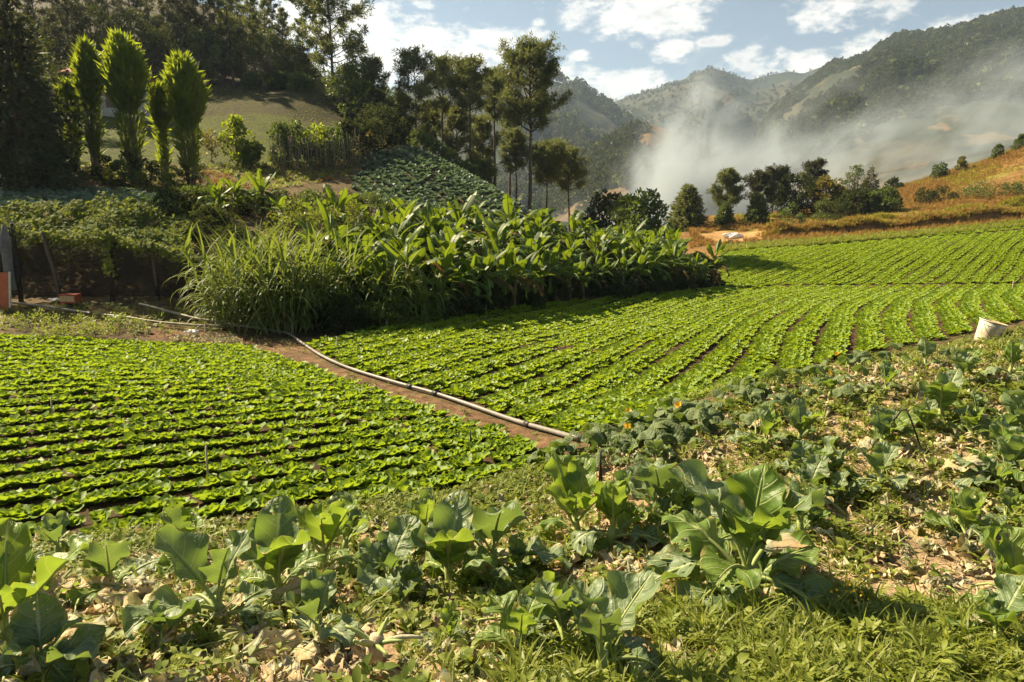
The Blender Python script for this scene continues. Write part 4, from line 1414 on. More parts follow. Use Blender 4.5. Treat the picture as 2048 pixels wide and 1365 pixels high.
def right_field():
    r = np.random.RandomState(14)
    az = rad(25.7)
    u = np.array([math.sin(az), math.cos(az)])
    v = np.array([math.cos(az), -math.sin(az)])
    pts = []
    for k in range(-55, 85):
        for s in np.arange(2, 75, 0.145):
            b = 0.0055 * max(0, min(s, 43) - 17.5) ** 2 + (0.28 * (s - 43) if s > 43 else 0)
            for lane in (-0.20, -0.07, 0.07, 0.20):
                ss = s + r.uniform(-0.07, 0.07) + (0.07 if abs(lane) < 0.1 else 0)
                c = k * 0.70 + lane + r.normal(0, 0.02) + 0.05 * math.sin(ss * 0.7 + k) + b
                pts.append((u[0] * ss + v[0] * c, u[1] * ss + v[1] * c, 0.045 if abs(lane) < 0.1 else 0.0))
    pts = np.array(pts)
    x, y = pts[:, 0], pts[:, 1]
    ok = inside(P_RIGHT, x, y) & (r.uniform(size=len(x)) > 0.012)
    # cross furrow in the bottom of the dip
    fy = 34.6 + 0.06 * (x - 10) + 0.25 * np.sin(x * 0.5)
    ok &= ~((np.abs(y - fy) < 0.32) & (x > 8))
    ok &= ~((np.abs(y - (fy + 13 + 0.12 * (x - 10))) < 0.28) & (x > 8))
    pts = pts[ok]
    z = H(pts[:, 0], pts[:, 1]) + pts[:, 2]
    P = np.stack([pts[:, 0], pts[:, 1], z], 1)
    px, py = project(P + (0, 0, 0.1))
    keep = (px > -60) & (px < 2120) & (py < 1400)
    P, px, py = P[keep], px[keep], py[keep]
    dist = np.linalg.norm(P, axis=1)
    order = np.argsort(dist)
    n1 = 300
    near, far = order[:n1], order[n1:]
    for i in near:
        o = put('salad_plant', CROP[r.randint(6)], None, P[i] - (0, 0, 0.012), (r.normal(0, .1), r.normal(0, .1), r.uniform(0, 6.28)), tuple(np.array([1.2, 1.2, 0.86]) * r.uniform(0.54, 0.80)))
        tag(o, 'low green salad plant at the near bed ends between pipe and squash vines', 'salad plant', 'salad plants at the near bed ends')
    idx = np.where(dist[far] < 17, r.randint(0, 6, len(far)), r.randint(6, 11, len(far)))
    S = r.uniform(0.54, 0.80, len(far)) * np.where(dist[far] > 34, 1.12, 1)
    S = S * (1 + 0.12 * fbm(P[far, 0], P[far, 1], 0.5, 3, 4))
    R = np.stack([r.normal(0, .12, len(far)), r.normal(0, .12, len(far)), r.uniform(0, 6.28, len(far))], 1)
    scatter('salad_beds', CROP + CROP_LO, P[far] - (0, 0, 0.012), R, np.stack([S * 1.1, S * 1.1, S * 0.86], 1), idx, 'long curving beds of leafy green salad plants filling the right field', 'salad crop')


left_field()
right_field()


# ------------------------------------------------------------------ cabbages on the slopes
def cabbage(seed, n=9):
    r = np.random.RandomState(seed)
    a = Acc()
    for i in range(n):
        V, Fc, UV, c = leaf(r.uniform(0.24, 0.34), r.uniform(0.10, 0.14), e0=r.uniform(0.3, 1.1), bend=r.uniform(0.0, 0.7), nu=3, nv=2, prof=pf_oval, cup=0.3, wave=0.2, rng=r)
        a.add(rotz(V, i * 2.4), Fc, UV)
    return a.mesh('cabbage', M['cabbage'])


CAB = [cabbage(300 + k) for k in range(5)]


def cabbage_patch(P, sp, rot, seed):
    r = np.random.RandomState(seed)
    lo, hi = P.min(0) - 3, P.max(0) + 3
    c, s = math.cos(rot), math.sin(rot)
    L = np.linalg.norm(hi - lo)
    g = np.stack(np.meshgrid(np.arange(-L, L, sp), np.arange(-L, L, sp * 0.85)), -1).reshape(-1, 2) + r.normal(0, 0.06, (0, 2)).sum()
    g = g + r.normal(0, 0.07, g.shape)
    g = np.stack([g[:, 0] * c - g[:, 1] * s, g[:, 0] * s + g[:, 1] * c], 1) + (lo + hi) / 2
    e = 1.1 * fbm(g[:, 0], g[:, 1], 0.7, 3, seed)
    g = g[inside(P, g[:, 0] + e, g[:, 1] - e) & (r.uniform(size=len(g)) > 0.04)]
    return np.concatenate([g, H(g[:, 0], g[:, 1])[:, None]], 1), r


def cabbages():
    P, r = cabbage_patch(P_HILLCAB, 0.46, 0.5, 5)
    # the ones that show largest are the nearest that the banana tops leave in view
    px, py = project(P)
    vis = (py < 432) & (px > 715)
    order = np.argsort(P[:, 1] + np.where(vis, 0, 1000))
    for i in order[:300]:
        o = put('cabbage', CAB[r.randint(5)], None, P[i], (r.normal(0, .12), r.normal(0, .12), r.uniform(0, 6.28)), float(r.uniform(0.95, 1.25)))
        tag(o, 'blue-green cabbage low on the hill patch, just above the banana tops', 'cabbage', 'cabbages low on the hill patch')
    rest = P[order[300:]]
    n = len(rest)
    scatter('cabbage_patch', CAB, rest, np.stack([r.normal(0, .12, n), r.normal(0, .12, n), r.uniform(0, 6.28, n)], 1), np.stack([r.uniform(0.95, 1.3, n)] * 3, 1), r.randint(0, 5, n),
            'blue-green cabbages covering the round hill behind the bananas', 'cabbages')
    P, r = cabbage_patch(P_LOWCAB, 0.42, 0.1, 6)
    n = len(P)
    scatter('cabbage_terrace', CAB, P, np.stack([r.normal(0, .12, n), r.normal(0, .12, n), r.uniform(0, 6.28, n)], 1), np.stack([r.uniform(0.9, 1.2, n)] * 3, 1), r.randint(0, 5, n),
            'blue-green cabbages on the terrace above the vine-covered fence', 'cabbages')


cabbages()


# ------------------------------------------------------------------ banana plants
def banana_leaf(seed, L, W, e0, bend, tear=0.35, mat='banana', droop=0.5):
    """petiole, midrib and a blade split into strips by the wind"""
    r = np.random.RandomState(seed)
    n = 14
    t = np.linspace(0, 1, n + 1)
    ang = e0 - bend * t ** 1.5
    cx = np.concatenate([[0], np.cumsum(np.cos(ang[:-1]) * L / n)])
    cz = np.concatenate([[0], np.cumsum(np.sin(ang[:-1]) * L / n)])
    a = Acc()
    a.add(*tube(np.stack([cx, 0 * cx, cz], -1), np.linspace(0.024, 0.006, n + 1), 5), uv=np.full(((n + 1) * 5, 2), 0.5))
    for sd in (-1, 1):
        d0 = r.uniform(0.1, 0.4)
        for i in range(2, n):
            if r.uniform() < tear:
                d0 = r.uniform(0.0, 0.9) * droop * 1.6
            w0 = W * math.sin(math.pi * min(1, (t[i] - 0.1) / 0.9)) ** 0.55 if t[i] > 0.11 else 0.01
            w1 = W * math.sin(math.pi * min(0.999, (t[i + 1] - 0.1) / 0.9)) ** 0.55 + 0.005
            V, UV = [], []
            for q, (ii, w) in enumerate(((i, w0), (i + 1, w1))):
                for s in (0, 0.5, 1.0):
                    dr = d0 * (0.5 + s)
                    lat = w * s * math.cos(dr)
                    off = w * s * (0.28 - math.sin(dr))
                    sw = 0.10 * s * w
                    A = ang[ii]
                    V.append((cx[ii] + math.cos(A) * sw - math.sin(A) * off, sd * lat, cz[ii] + math.sin(A) * sw + math.cos(A) * off))
                    UV.append((0.5 + sd * s * 0.5, t[ii]))
            Fq = [[0, 3, 4, 1], [1, 4, 5, 2]] if sd > 0 else [[0, 1, 4, 3], [1, 2, 5, 4]]
            a.add(V, Fq, UV)
    return a.mesh('leaf', M[mat])


def banana_parts(seed, h, nl=8):
    r = np.random.RandomState(seed)
    parts = []
    tilt = r.normal(0, 0.06, 2)
    st = np.array([[0, 0, -0.1], [tilt[0] * .5, tilt[1] * .5, h * .5], [tilt[0] * 1.4, tilt[1] * 1.4, h]])
    parts.append(('stem', mesh_of('stem', *tube(st, [0.125, 0.10, 0.06], 8), M['banana_stem']), (0, 0, 0), 0))
    for i in range(nl):
        k = i / (nl - 1)
        up = k > 0.62
        L = r.uniform(0.8, 1.55) * (0.85 if up else 1)
        me = banana_leaf(seed * 30 + i, L, r.uniform(0.13, 0.22), r.uniform(0.8, 1.48) if up else r.uniform(0.5, 1.1), r.uniform(0.2, 1.3) if up else r.uniform(0.9, 2.2), 0.3 if up else 0.55)
        parts.append(('leaf', me, (st[2][0], st[2][1], h - 0.7 * (1 - k)), i * 2.4 + r.uniform(-.4, .4)))
    for i in range(5):
        dry = i in (1, 4)
        me = banana_leaf(seed * 30 + 16 + i, r.uniform(1.0, 1.5), 0.17, r.uniform(0.0, 0.5), r.uniform(1.5, 2.2), 0.7, 'banana_dry' if dry else 'banana', 1.0)
        parts.append(('dry_leaf' if dry else 'leaf', me, (st[2][0] * .8, st[2][1] * .8, h - 0.05 - 0.10 * i), i * 1.3 + r.uniform(-.3, .3)))
    return parts


BAN = [banana_parts(400 + k, 1.25 + 0.14 * (k % 3), 12) for k in range(8)]


def banana(loc, label, group, rz, s, k, tilt=0.0):
    t = thing('banana_plant', loc, label, 'banana plant', group, rz, s)
    t.rotation_euler = (0.13 * math.sin(k * 7.1), 0.13 * math.cos(k * 4.3), rz)
    for nm, me, lo, az in BAN[k % 8]:
        put(nm, me, t, lo, (0, 0, az))
    return t


def bananas():
    r = np.random.RandomState(21)
    # front edge of the grove on the field side, near to far
    front = [(720, 645), (775, 640), (830, 634), (880, 628), (930, 622), (975, 617), (1020, 612), (1065, 606), (1105, 601), (1145, 596), (1185, 591), (1225, 587), (1262, 583), (1298, 580), (1332, 577), (1364, 574), (1395, 572), (1422, 570)]
    f0 = np.array(front, float)
    front = [tuple(np.array([np.interp(q, np.arange(len(f0)), f0[:, 0]), np.interp(q, np.arange(len(f0)), f0[:, 1])])) for q in np.linspace(0, len(f0) - 1, 26)]
    n = 0
    for i, (px, py) in enumerate(front):
        p = G(px, py + 4)
        lab = 'banana plant in the front row of the grove, %s from the left' % ORDW[i]
        g = 'banana plants in the front row'
        if i == 0:
            lab, g = 'foremost banana plant, at the near end of the grove behind the tall grass', None
        if i == len(front) - 1:
            lab, g = 'last banana plant at the far right end of the grove', None
        banana(p, lab, g, r.uniform(0, 6.28), r.uniform(0.68, 1.08), n)
        n += 1
        for row, off in enumerate((1.2, 2.5, 3.9)):
            q = p[:2] + np.array([-0.55, 0.83]) * off + r.normal(0, 0.35, 2)
            if i < 2 and row == 2:
                continue
            banana(on(*q), 'banana plant in the %s row of the grove, %s from the left' % (('second', 'third', 'back')[row], ORDW[i]), 'banana plants in the %s row' % ('second', 'third', 'back')[row], r.uniform(0, 6.28), r.uniform(0.78, 1.22), n)
            n += 1
    for px, py, d, lab in [(520, 330, 26, 'tall banana plant left of the grove, above the tall grass'), (470, 345, 25, 'banana plant with drooping leaves between fence and tall grass'),
                           (430, 375, 23.5, 'banana plant with one broad leaf hanging over the fence vines'), (682, 352, 24, 'banana plant with upright bright leaves above the tall grass'),
                           (640, 385, 24.5, 'banana plant half hidden behind the tall grass'), (560, 372, 24, 'short banana plant behind the middle of the tall grass'), (745, 395, 22.5, 'banana plant rising right of the tall grass'),
                           (790, 385, 24, 'banana plant below the foot of the cabbage hill')]:
        b, h = foot(px, py, d)
        banana(b, lab, None, r.uniform(0, 6.28), max(0.7, h / 2.35), n)
        n += 1


bananas()


# ------------------------------------------------------------------ tall cane grass clumps
def cane_clump(seed, stems, spread, h):
    r = np.random.RandomState(seed)
    st, bl = Acc(), Acc()
    for i in range(stems):
        k = math.sqrt((i + .5) / stems)
        az = i * 2.4
        b = np.array([spread * k * math.cos(az), spread * k * math.sin(az), 0])
        d = unit(np.array([math.cos(az) * 0.42 * k, math.sin(az) * 0.42 * k, 1]) + r.normal(0, .08, 3))
        hh = h * r.uniform(0.42, 0.76)
        P = bent(b, d, hh, 0, 5, 0.0, 0.03, r)
        st.add(*tube(P, np.linspace(0.016, 0.006, 6), 4, False))
        for j in range(12):
            t = 0.10 + 0.90 * j / 11
            q = P[min(int(t * 5), 4)] * (1 - (t * 5) % 1) + P[min(int(t * 5) + 1, 5)] * ((t * 5) % 1) if t < 1 else P[5]
            top = j > 9
            V, Fc, UV, c = leaf(r.uniform(0.8, 1.25), r.uniform(0.024, 0.040), e0=r.uniform(1.0, 1.4) if top else r.uniform(0.7, 1.2), bend=r.uniform(0.5, 1.4) if top else r.uniform(1.6, 2.8), nu=7, nv=2, prof=pf_grass, cup=0.35, wave=0.0, rng=r)
            bl.add(rotz(V, r.uniform(0, 6.28) if r.uniform() < .5 else az + r.uniform(-1, 1)) + q, Fc, UV)
    return st.mesh('stems', M['stalk']), bl.mesh('blades', M['cane'])


for i, (px, py, stems, sp, h, lab) in enumerate([(480, 650, 38, 0.52, 2.6, 'left clump of tall arching cane grass beside the fence'),
                                                (570, 662, 40, 0.55, 2.5, 'front clump of tall arching cane grass at the pipe'),
                                                (640, 655, 38, 0.50, 2.7, 'right clump of tall arching cane grass'),
                                                (545, 640, 36, 0.6, 2.8, 'rear clump of tall cane grass behind the front one'),
                                                (770, 648, 12, 0.3, 2.0, 'small upright tuft of cane grass before the bananas'),
                                                (845, 640, 9, 0.2, 1.3, 'short tuft of cane grass at the edge of the salad field')]):
    p = G(px, py)
    ms = cane_clump(500 + i, stems, sp, h)
    t = thing('cane_grass', p, lab, 'tall grass', None, i)
    put('stems', ms[0], t)
    tag(put('blades', ms[1], t), kind='stuff')

# bushes between the cane grass and the field
for i, (px, py, pyt, wid, mat, lab) in enumerate([(740, 655, 560, 120, 'broad', 'light green weedy bush right of the cane grass'), (800, 650, 540, 100, 'vine', 'tall weedy bush before the first bananas'),
                                                  (690, 665, 590, 70, 'broad_dark', 'low dark bush at the foot of the right cane clump'), (860, 640, 590, 70, 'broad', 'low weedy bush at the corner of the grove'),
                                                  (600, 500, 395, 120, 'vine', 'leafy vine-like bush above the cane grass'), (690, 490, 400, 110, 'vine', 'leafy bush between the two upright banana plants')]):
    if i < 4:
        p = G(px, py)
        h = at(px, pyt, p[1])[2] - p[2]
    else:
        p, h = foot(px, pyt, 22)
    plant_tree('leafy_bush', broad_tree(520 + i, h, 0.05, PX(wid, p[1]) * 0.6, mat, 40, 90, 0.085, shape='dome'), p, lab, 'bush', rz=i)

# ------------------------------------------------------------------ brassica plants in the foreground
def brassica_leaf(seed, L, W, e0, bend, mat='brassica', wave=0.22, cup=0.2, lobes=0.0, twist=0.0, nu=26, nv=8):
    r = np.random.RandomState(seed)
    V, Fc, UV, c = leaf(L, W, e0, bend, nu, nv, pf_brassica, cup, wave * 0.75, r.uniform(2.2, 4.2), r, twist, max(lobes, 0.15))
    V = V + np.stack([0 * V[:, 0], 0 * V[:, 0], L / 0.4 * (0.020 * fbm(V[:, 0], V[:, 1], 11, 2, seed % 50) + 0.007 * fbm(V[:, 0], V[:, 1], 38, 2, seed % 37))], -1)
    a = Acc()
    a.add(V, Fc, UV)
    k = int(nu * 0.8)
    a.add(*tube(c[:k + 1] - (0, 0, 0.002), np.linspace(0.010, 0.003, k + 1) * (L / 0.4), 5), mi=1)
    return a.mesh('leaf', [M[mat], M['stalk']])


def brassica_set(seed, n, L, mats, erect=0.5, wilt=0.2, lobes=0.0):
    r = np.random.RandomState(seed)
    out = []
    hs = 0.10 * L / 0.4
    out.append(('stem', mesh_of('stem', *tube([(0, 0, -0.03), (0.01, 0, hs * .6), (0, 0.01, hs * 1.3)], [0.022, 0.02, 0.014], 7), M['stalk']), (0, 0, 0), 0))
    for i in range(n):
        k = i / max(1, n - 1)
        l = L * r.uniform(0.7, 1.1) * (0.72 + 0.28 * (1 - abs(k - 0.45) * 1.4))
        w = l * r.uniform(0.24, 0.36)
        if r.uniform() < wilt and k < 0.5:
            me = brassica_leaf(seed * 31 + i, l, w, r.uniform(0.5, 0.9), r.uniform(1.6, 2.6), 'brassica_wilt' if r.uniform() < .5 else mats[0], 0.3, -0.25)
        elif k > 1 - erect:
            me = brassica_leaf(seed * 31 + i, l, w, r.uniform(0.95, 1.45), r.uniform(0.1, 1.0), mats[r.randint(len(mats))], 0.34, r.uniform(0.15, 0.5), lobes, r.normal(0, .2))
        else:
            me = brassica_leaf(seed * 31 + i, l, w, r.uniform(0.25, 0.9), r.uniform(0.5, 1.8), mats[r.randint(len(mats))], 0.34, r.uniform(-0.1, 0.4), lobes, r.normal(0, .25))
        out.append(('leaf', me, (0, 0, hs * (0.3 + 0.9 * k)), i * 2.4 + r.uniform(-.4, .4)))
    return out


BR = {'hero': brassica_set(601, 19, 0.46, ['brassica', 'brassica', 'brassica_y'], 0.32, 0.3),
      'a': brassica_set(602, 9, 0.36, ['brassica', 'brassica_y'], 0.5, 0.3), 'b': brassica_set(603, 10, 0.36, ['brassica_y', 'brassica'], 0.6, 0.3),
      'c': brassica_set(604, 8, 0.34, ['brassica'], 0.35, 0.6), 'd': brassica_set(605, 7, 0.32, ['brassica', 'brassica_y'], 0.6, 0.2),
      'e': brassica_set(606, 9, 0.38, ['brassica'], 0.45, 0.35), 'y': brassica_set(607, 8, 0.40, ['brassica_y'], 0.6, 0.25),
      'l': brassica_set(608, 8, 0.30, ['brassica_y', 'brassica'], 0.5, 0.15, 0.55)}


def brassica(px, py, kind, s, rz, label, group=None, cat='cauliflower plant', name='cauliflower_plant'):
    p = G(px, py)
    t = thing(name, p, label, cat, group, rz, s * 1.24)
    for nm, me, lo, az in BR[kind]:
        put(nm, me, t, lo, (0, 0, az))
    return t


for px, py, k, s, rz, lab in [
        (1490, 1200, 'hero', 1.2, 0.3, 'largest cauliflower plant, spreading grey-green leaves, right of centre in the foreground'),
        (20, 1330, 'y', 1.05, 1.0, 'cauliflower plant with a big glowing leaf at the lower left edge'),
        (90, 1365, 'e', 0.6, 2.3, 'dark cauliflower plant at the very bottom left corner'),
        (225, 1195, 'd', 0.85, 2.0, 'small upright cauliflower plant with pale stalks near the left edge'),
        (365, 1140, 'a', 0.95, 0.4, 'cauliflower plant beyond the small upright one, left foreground'),
        (120, 1120, 'c', 0.8, 3.1, 'drooping grey cauliflower plant at the left end of the weedy strip'),
        (440, 1260, 'c', 1.15, 1.2, 'wilted cauliflower plant with a leaf folded over like a hood'),
        (560, 1200, 'b', 1.05, 2.2, 'cauliflower plant with bright backlit leaves left of centre'),
        (650, 1150, 'y', 1.0, 4.0, 'tall cauliflower plant behind the bright backlit one'),
        (690, 1110, 'd', 0.9, 5.0, 'cauliflower plant at the edge of the weedy strip, left of centre'),
        (780, 1190, 'e', 0.8, 0.9, 'low cauliflower plant with a pale-ribbed leaf lying sideways'),
        (850, 1100, 'a', 0.85, 3.3, 'bluish cauliflower plant beside the bare patch at the lettuce plot'),
        (900, 1180, 'b', 1.05, 1.7, 'cauliflower plant with a shaded green leaf, centre foreground'),
        (985, 1150, 'e', 1.05, 5.2, 'broad cauliflower plant right of the centre one'),
        (1150, 1085, 'y', 1.08, 0.2, 'tall green cauliflower plant beside the dark stake'),
        (1225, 1100, 'a', 1.05, 2.6, 'cauliflower plant with a yellowing leaf right of the dark stake'),
        (1320, 1050, 'e', 1.0, 4.4, 'cauliflower plant with one long blue leaf left of the largest plant'),
        (1410, 1110, 'd', 0.85, 3.9, 'small cauliflower plant tucked behind the largest plant'),
        (1600, 1080, 'd', 0.9, 1.1, 'upright cauliflower plant right behind the largest plant'),
        (1290, 985, 'd', 0.75, 0.7, 'small cauliflower plant at the foot of the squash vines'),
        (1640, 965, 'd', 0.8, 2.9, 'single low green cauliflower plant among dry leaves'),
        (1530, 900, 'a', 0.8, 5.5, 'cauliflower plant in the middle of the littered slope'),
        (1600, 890, 'b', 0.75, 2.1, 'green cauliflower plant left of the bent black stalk'),
        (1760, 900, 'd', 0.75, 4.9, 'cauliflower plant under the bent black stalk'),
        (1880, 850, 'b', 0.95, 0.9, 'bushy dark green cauliflower plant near the right edge'),
        (2010, 985, 'hero', 0.86, 2.2, 'big blue-grey cauliflower plant cut by the right edge'),
        (2045, 900, 'e', 1.0, 3.5, 'blue cauliflower plant on the right edge above the big one'),
        (1760, 985, 'c', 0.85, 1.6, 'flattened grey cauliflower plant left of the big blue-grey one'),
        (2030, 1240, 'y', 0.8, 0.4, 'light green cauliflower plant at the lower right edge'),
        (1990, 1300, 'd', 0.75, 3.0, 'dark green cauliflower plant below the light green one at the right edge'),
        (1930, 1090, 'a', 0.7, 4.2, 'ragged cauliflower plant with bolting stem on the right'),
        (1850, 740, 'd', 0.8, 0.5, 'cauliflower plant just below the white bucket'),
        (1920, 770, 'b', 0.8, 3.6, 'cauliflower plant on the littered ridge below the bucket'),
        (2020, 760, 'a', 0.85, 1.9, 'cauliflower plant on the ridge at the right edge below the bucket'),
        (1660, 800, 'd', 0.7, 2.8, 'cauliflower plant at the top of the littered slope, left'),
        (1770, 790, 'a', 0.7, 5.8, 'cauliflower plant at the top of the littered slope, right'),
        (1200, 1365, 'c', 1.0, 5.0, 'cauliflower plant with flat grey leaves at the bottom edge, centre'),
        (640, 1290, 'c', 0.75, 2.5, 'collapsed cauliflower plant lying in the litter, lower left')]:
    brassica(px, py, k, s, rz, lab)

# leftover sprouts on the littered slope
rs = np.random.RandomState(91)
for i in range(26):
    px, py = rs.uniform(1250, 2040), rs.uniform(760, 1130)
    if py < 1010 - 0.30 * (px - 1150) * 0.95 + 20:
        py += 150
    brassica(px, py, 'abcde'[i % 5], rs.uniform(0.4, 0.62), rs.uniform(0, 6.28), 'small leftover cauliflower sprout among the dry leaves of the slope', 'small cauliflower sprouts')
for i in range(10):
    brassica(rs.uniform(40, 1050), rs.uniform(1090, 1340), 'acde'[i % 4], rs.uniform(0.35, 0.55), rs.uniform(0, 6.28), 'small leftover cauliflower sprout between the big plants at the lower left', 'small cauliflower sprouts at the left')
brassica(1130, 1310, 'l', 0.95, 0.6, 'pale lobed-leaved weed at the bottom, left of the grass', None, 'weed', 'radish_weed')
brassica(1040, 1320, 'l', 0.8, 2.9, 'smaller lobed-leaved weed beside the pale one at the bottom', None, 'weed', 'radish_weed')


# a cut cauliflower stump with fleshy stalks
def stump():
    p = G(745, 1330)
    t = thing('cauliflower_stump', p, 'cut pale cauliflower stump with thick broken stalks, bottom left of centre', 'plant stump')
    put('stem', mesh_of('stem', *tube([(0, 0, -0.05), (0.01, 0, 0.06), (0.02, 0.01, 0.12)], [0.032, 0.034, 0.026], 9), M['litter']), t)
    r = np.random.RandomState(4)
    for i in range(9):
        L = r.uniform(0.09, 0.2)
        V, Fc, UV, c = leaf(L, 0.012, r.uniform(0.1, 0.9), r.uniform(-0.2, 0.8), 5, 2, lambda t: 1 - 0.5 * t, 0.8, 0.0, 1, r)
        a = Acc().add(*tube(c, np.linspace(0.012, 0.006, len(c)), 6))
        put('stalk', a.mesh('stalk', M['stalk'] if i % 3 else M['litter_g']), t, (0.01, 0, 0.08), (0, 0, i * 0.75))


stump()


# ------------------------------------------------------------------ squash vines on the edge of the right field
def squash_leaf_mesh(seed):
    r = np.random.RandomState(seed)
    n = 26
    th = np.linspace(-math.pi * 0.94, math.pi * 0.94, n)
    rad_ = 0.105 * (0.62 + 0.38 * np.abs(np.cos(th * 2.5)) ** 0.7) * (1 + 0.05 * np.sin(th * 13)) * r.uniform(0.95, 1.05)
    a = Acc()
    rings = [0.0, 0.5, 1.0]
    V, UV = [(0, 0, 0)], [(0.5, 0.0)]
    for q in rings[1:]:
        for k in range(n):
            z = 0.025 * q * math.sin(th[k] * 3 + seed) - 0.045 * q * q + r.normal(0, 0.004) * q
            V.append((rad_[k] * q * math.cos(th[k]), rad_[k] * q * math.sin(th[k]), z))
            UV.append((0.5 + 0.5 * q * (abs(math.sin(th[k] * 2.5))), q))
    Fc = [[0, 1 + k, 2 + k] for k in range(n - 1)] + [[1 + k, 1 + n + k, 2 + n + k, 2 + k] for k in range(n - 1)]
    a.add(np.array(V) + (0, 0, 0.17), Fc, UV)
    a.add(*tube([(-0.05, 0.02, 0), (-0.02, 0.0, 0.1), (0, 0, 0.17)], [0.006, 0.005, 0.004], 4, False), mi=1)
    return a.mesh('leaf', [M['squash'], M['stalk']])


SQ = [squash_leaf_mesh(k) for k in range(6)]


def flower_mesh():
    a = Acc()
    for i in range(5):
        V, Fc, UV, c = leaf(0.06, 0.018, 1.0, 0.5, 3, 2, pf_oval, 0.3, 0.1, 2, RS)
        a.add(rotz(V, i * 1.257), Fc, UV)
    return a.mesh('flower', leaf_mat('squash_flower', (0.72, 0.36, 0.02), (0.82, 0.52, 0.04), 0.3, (0.8, 0.5, 0.03), 0.5, nscale=10))


FLOW = flower_mesh()


def vines():
    r = np.random.RandomState(61)
    lines = [([(1120, 925), (1200, 905), (1290, 880), (1350, 862)], 66, 'squash vine with dark lobed leaves sprawling at the end of the pipe'),
             ([(1300, 880), (1380, 845), (1470, 810), (1530, 790)], 44, 'squash vine creeping along the corner of the salad beds'),
             ([(1200, 935), (1300, 905), (1420, 870), (1500, 845)], 40, 'squash vine along the foot of the littered slope'),
             ([(1500, 800), (1600, 765), (1700, 738), (1800, 715)], 26, 'squash vine running up towards the white bucket'),
             ([(1540, 835), (1640, 790), (1740, 755), (1840, 725)], 22, 'squash vine along the upper edge of the littered slope')]
    for pts, n, lab in lines:
        W = np.array([G(*p) for p in pts])
        o = W[0]
        t = thing('squash_vine', o, lab, 'squash vine')
        s = np.linspace(0, len(W) - 1, 16)
        Q = np.stack([np.interp(s, np.arange(len(W)), W[:, k]) for k in range(3)], 1)
        Q[:, :2] += r.normal(0, 0.05, (16, 2))
        Q[:, 2] = H(Q[:, 0], Q[:, 1]) + 0.03
        put('stem', mesh_of('stem', *tube(Q - o, 0.009, 5), M['stalk']), t)
        for i in range(n):
            u = r.uniform(0, 15)
            k = min(int(u), 14)
            p = Q[k] * (1 - (u - k)) + Q[k + 1] * (u - k)
            p[:2] += r.normal(0, 0.22, 2)
            p[2] = float(H(p[0], p[1])) + r.uniform(-0.03, 0.10)
            put('leaf', SQ[i % 6], t, p - o, (r.normal(0, .5), r.normal(0, .5), r.uniform(0, 6.28)), float(r.uniform(0.5, 1.15)))
        for i in range(1):
            p = Q[r.randint(3, 14)] + (r.normal(0, .1), r.normal(0, .1), 0.18)
            put('flower', FLOW, t, p - o, (r.normal(0, .5), r.normal(0, .5), 0))


vines()


# ------------------------------------------------------------------ litter and weeds
def litter_piece(seed, mat, L, W):
    r = np.random.RandomState(seed)
    V, Fc, UV, c = leaf(L, W, r.uniform(0.1, 0.6), r.uniform(0.3, 2.6), 9, 5, pf_oval, r.uniform(-1.3, 1.3), 0.7, r.uniform(2, 4), r, r.normal(0, 1.4), 0.5)
    V += r.normal(0, 0.004, V.shape)
    V[:, 2] -= V[:, 2].mean() * 0.8
    V[:, 0] -= L * 0.4
    return mesh_of('litter', V, Fc, M[mat], UV)


def stalk_piece(seed):
    r = np.random.RandomState(seed)
    P = bent((0, 0, 0.01), (1, 0, 0.1), r.uniform(0.10, 0.30), 0, 7, 0, 0.22, r)
    V, Fc = tube(P - P.mean(0) * (1, 1, 0), np.linspace(0.0065, 0.002, 8), 5)
    return mesh_of('stalk', V, Fc, M['litter'] if seed % 2 else M['stalk'])


LIT = [litter_piece(700 + k, ['litter', 'litter', 'litter_g', 'brassica_wilt'][k % 4], *[(0.12, 0.025), (0.16, 0.035), (0.13, 0.035), (0.20, 0.055)][k % 4]) for k in range(12)] + [stalk_piece(720 + k) for k in range(6)]


def grass_tuft(seed, n=16, L=0.12, W=0.004, mat='grass', e=(0.7, 1.4)):
    r = np.random.RandomState(seed)
    a = Acc()
    for i in range(n):
        V, Fc, UV, c = leaf(L * r.uniform(0.5, 1.2), W * r.uniform(0.7, 1.3), r.uniform(*e), r.uniform(0.4, 1.6), 4, 1, pf_grass, 0.0, 0.0, 1, r, r.normal(0, .5))
        a.add(rotz(V, r.uniform(0, 6.28)) + (r.normal(0, .02), r.normal(0, .02), 0), Fc, UV)
    return a.mesh('tuft', M[mat])


def weed_rosette(seed, n=12, L=0.06, W=0.016, mat='weed', h=0.06):
    r = np.random.RandomState(seed)
    a = Acc()
    for i in range(n):
        V, Fc, UV, c = leaf(L * r.uniform(0.6, 1.2), W * r.uniform(0.7, 1.2), r.uniform(0.1, 1.0), r.uniform(0.2, 1.2), 3, 2, pf_oval, 0.2, 0.15, 2, r)
        a.add(rotz(V, r.uniform(0, 6.28)) + (r.normal(0, .015), r.normal(0, .015), h * r.uniform(0, 1)), Fc, UV)
    a.add(*tube([(0, 0, 0), (0, 0, h)], [0.003, 0.002], 3, False))
    return a.mesh('weed', M[mat])


WEED = [weed_rosette(740 + k) for k in range(3)] + [weed_rosette(750, 18, 0.045, 0.014, 'weed', 0.10), weed_rosette(751, 16, 0.05, 0.018, 'vine', 0.08)] + [grass_tuft(760 + k) for k in range(3)] + [grass_tuft(765, 10, 0.20, 0.005)]


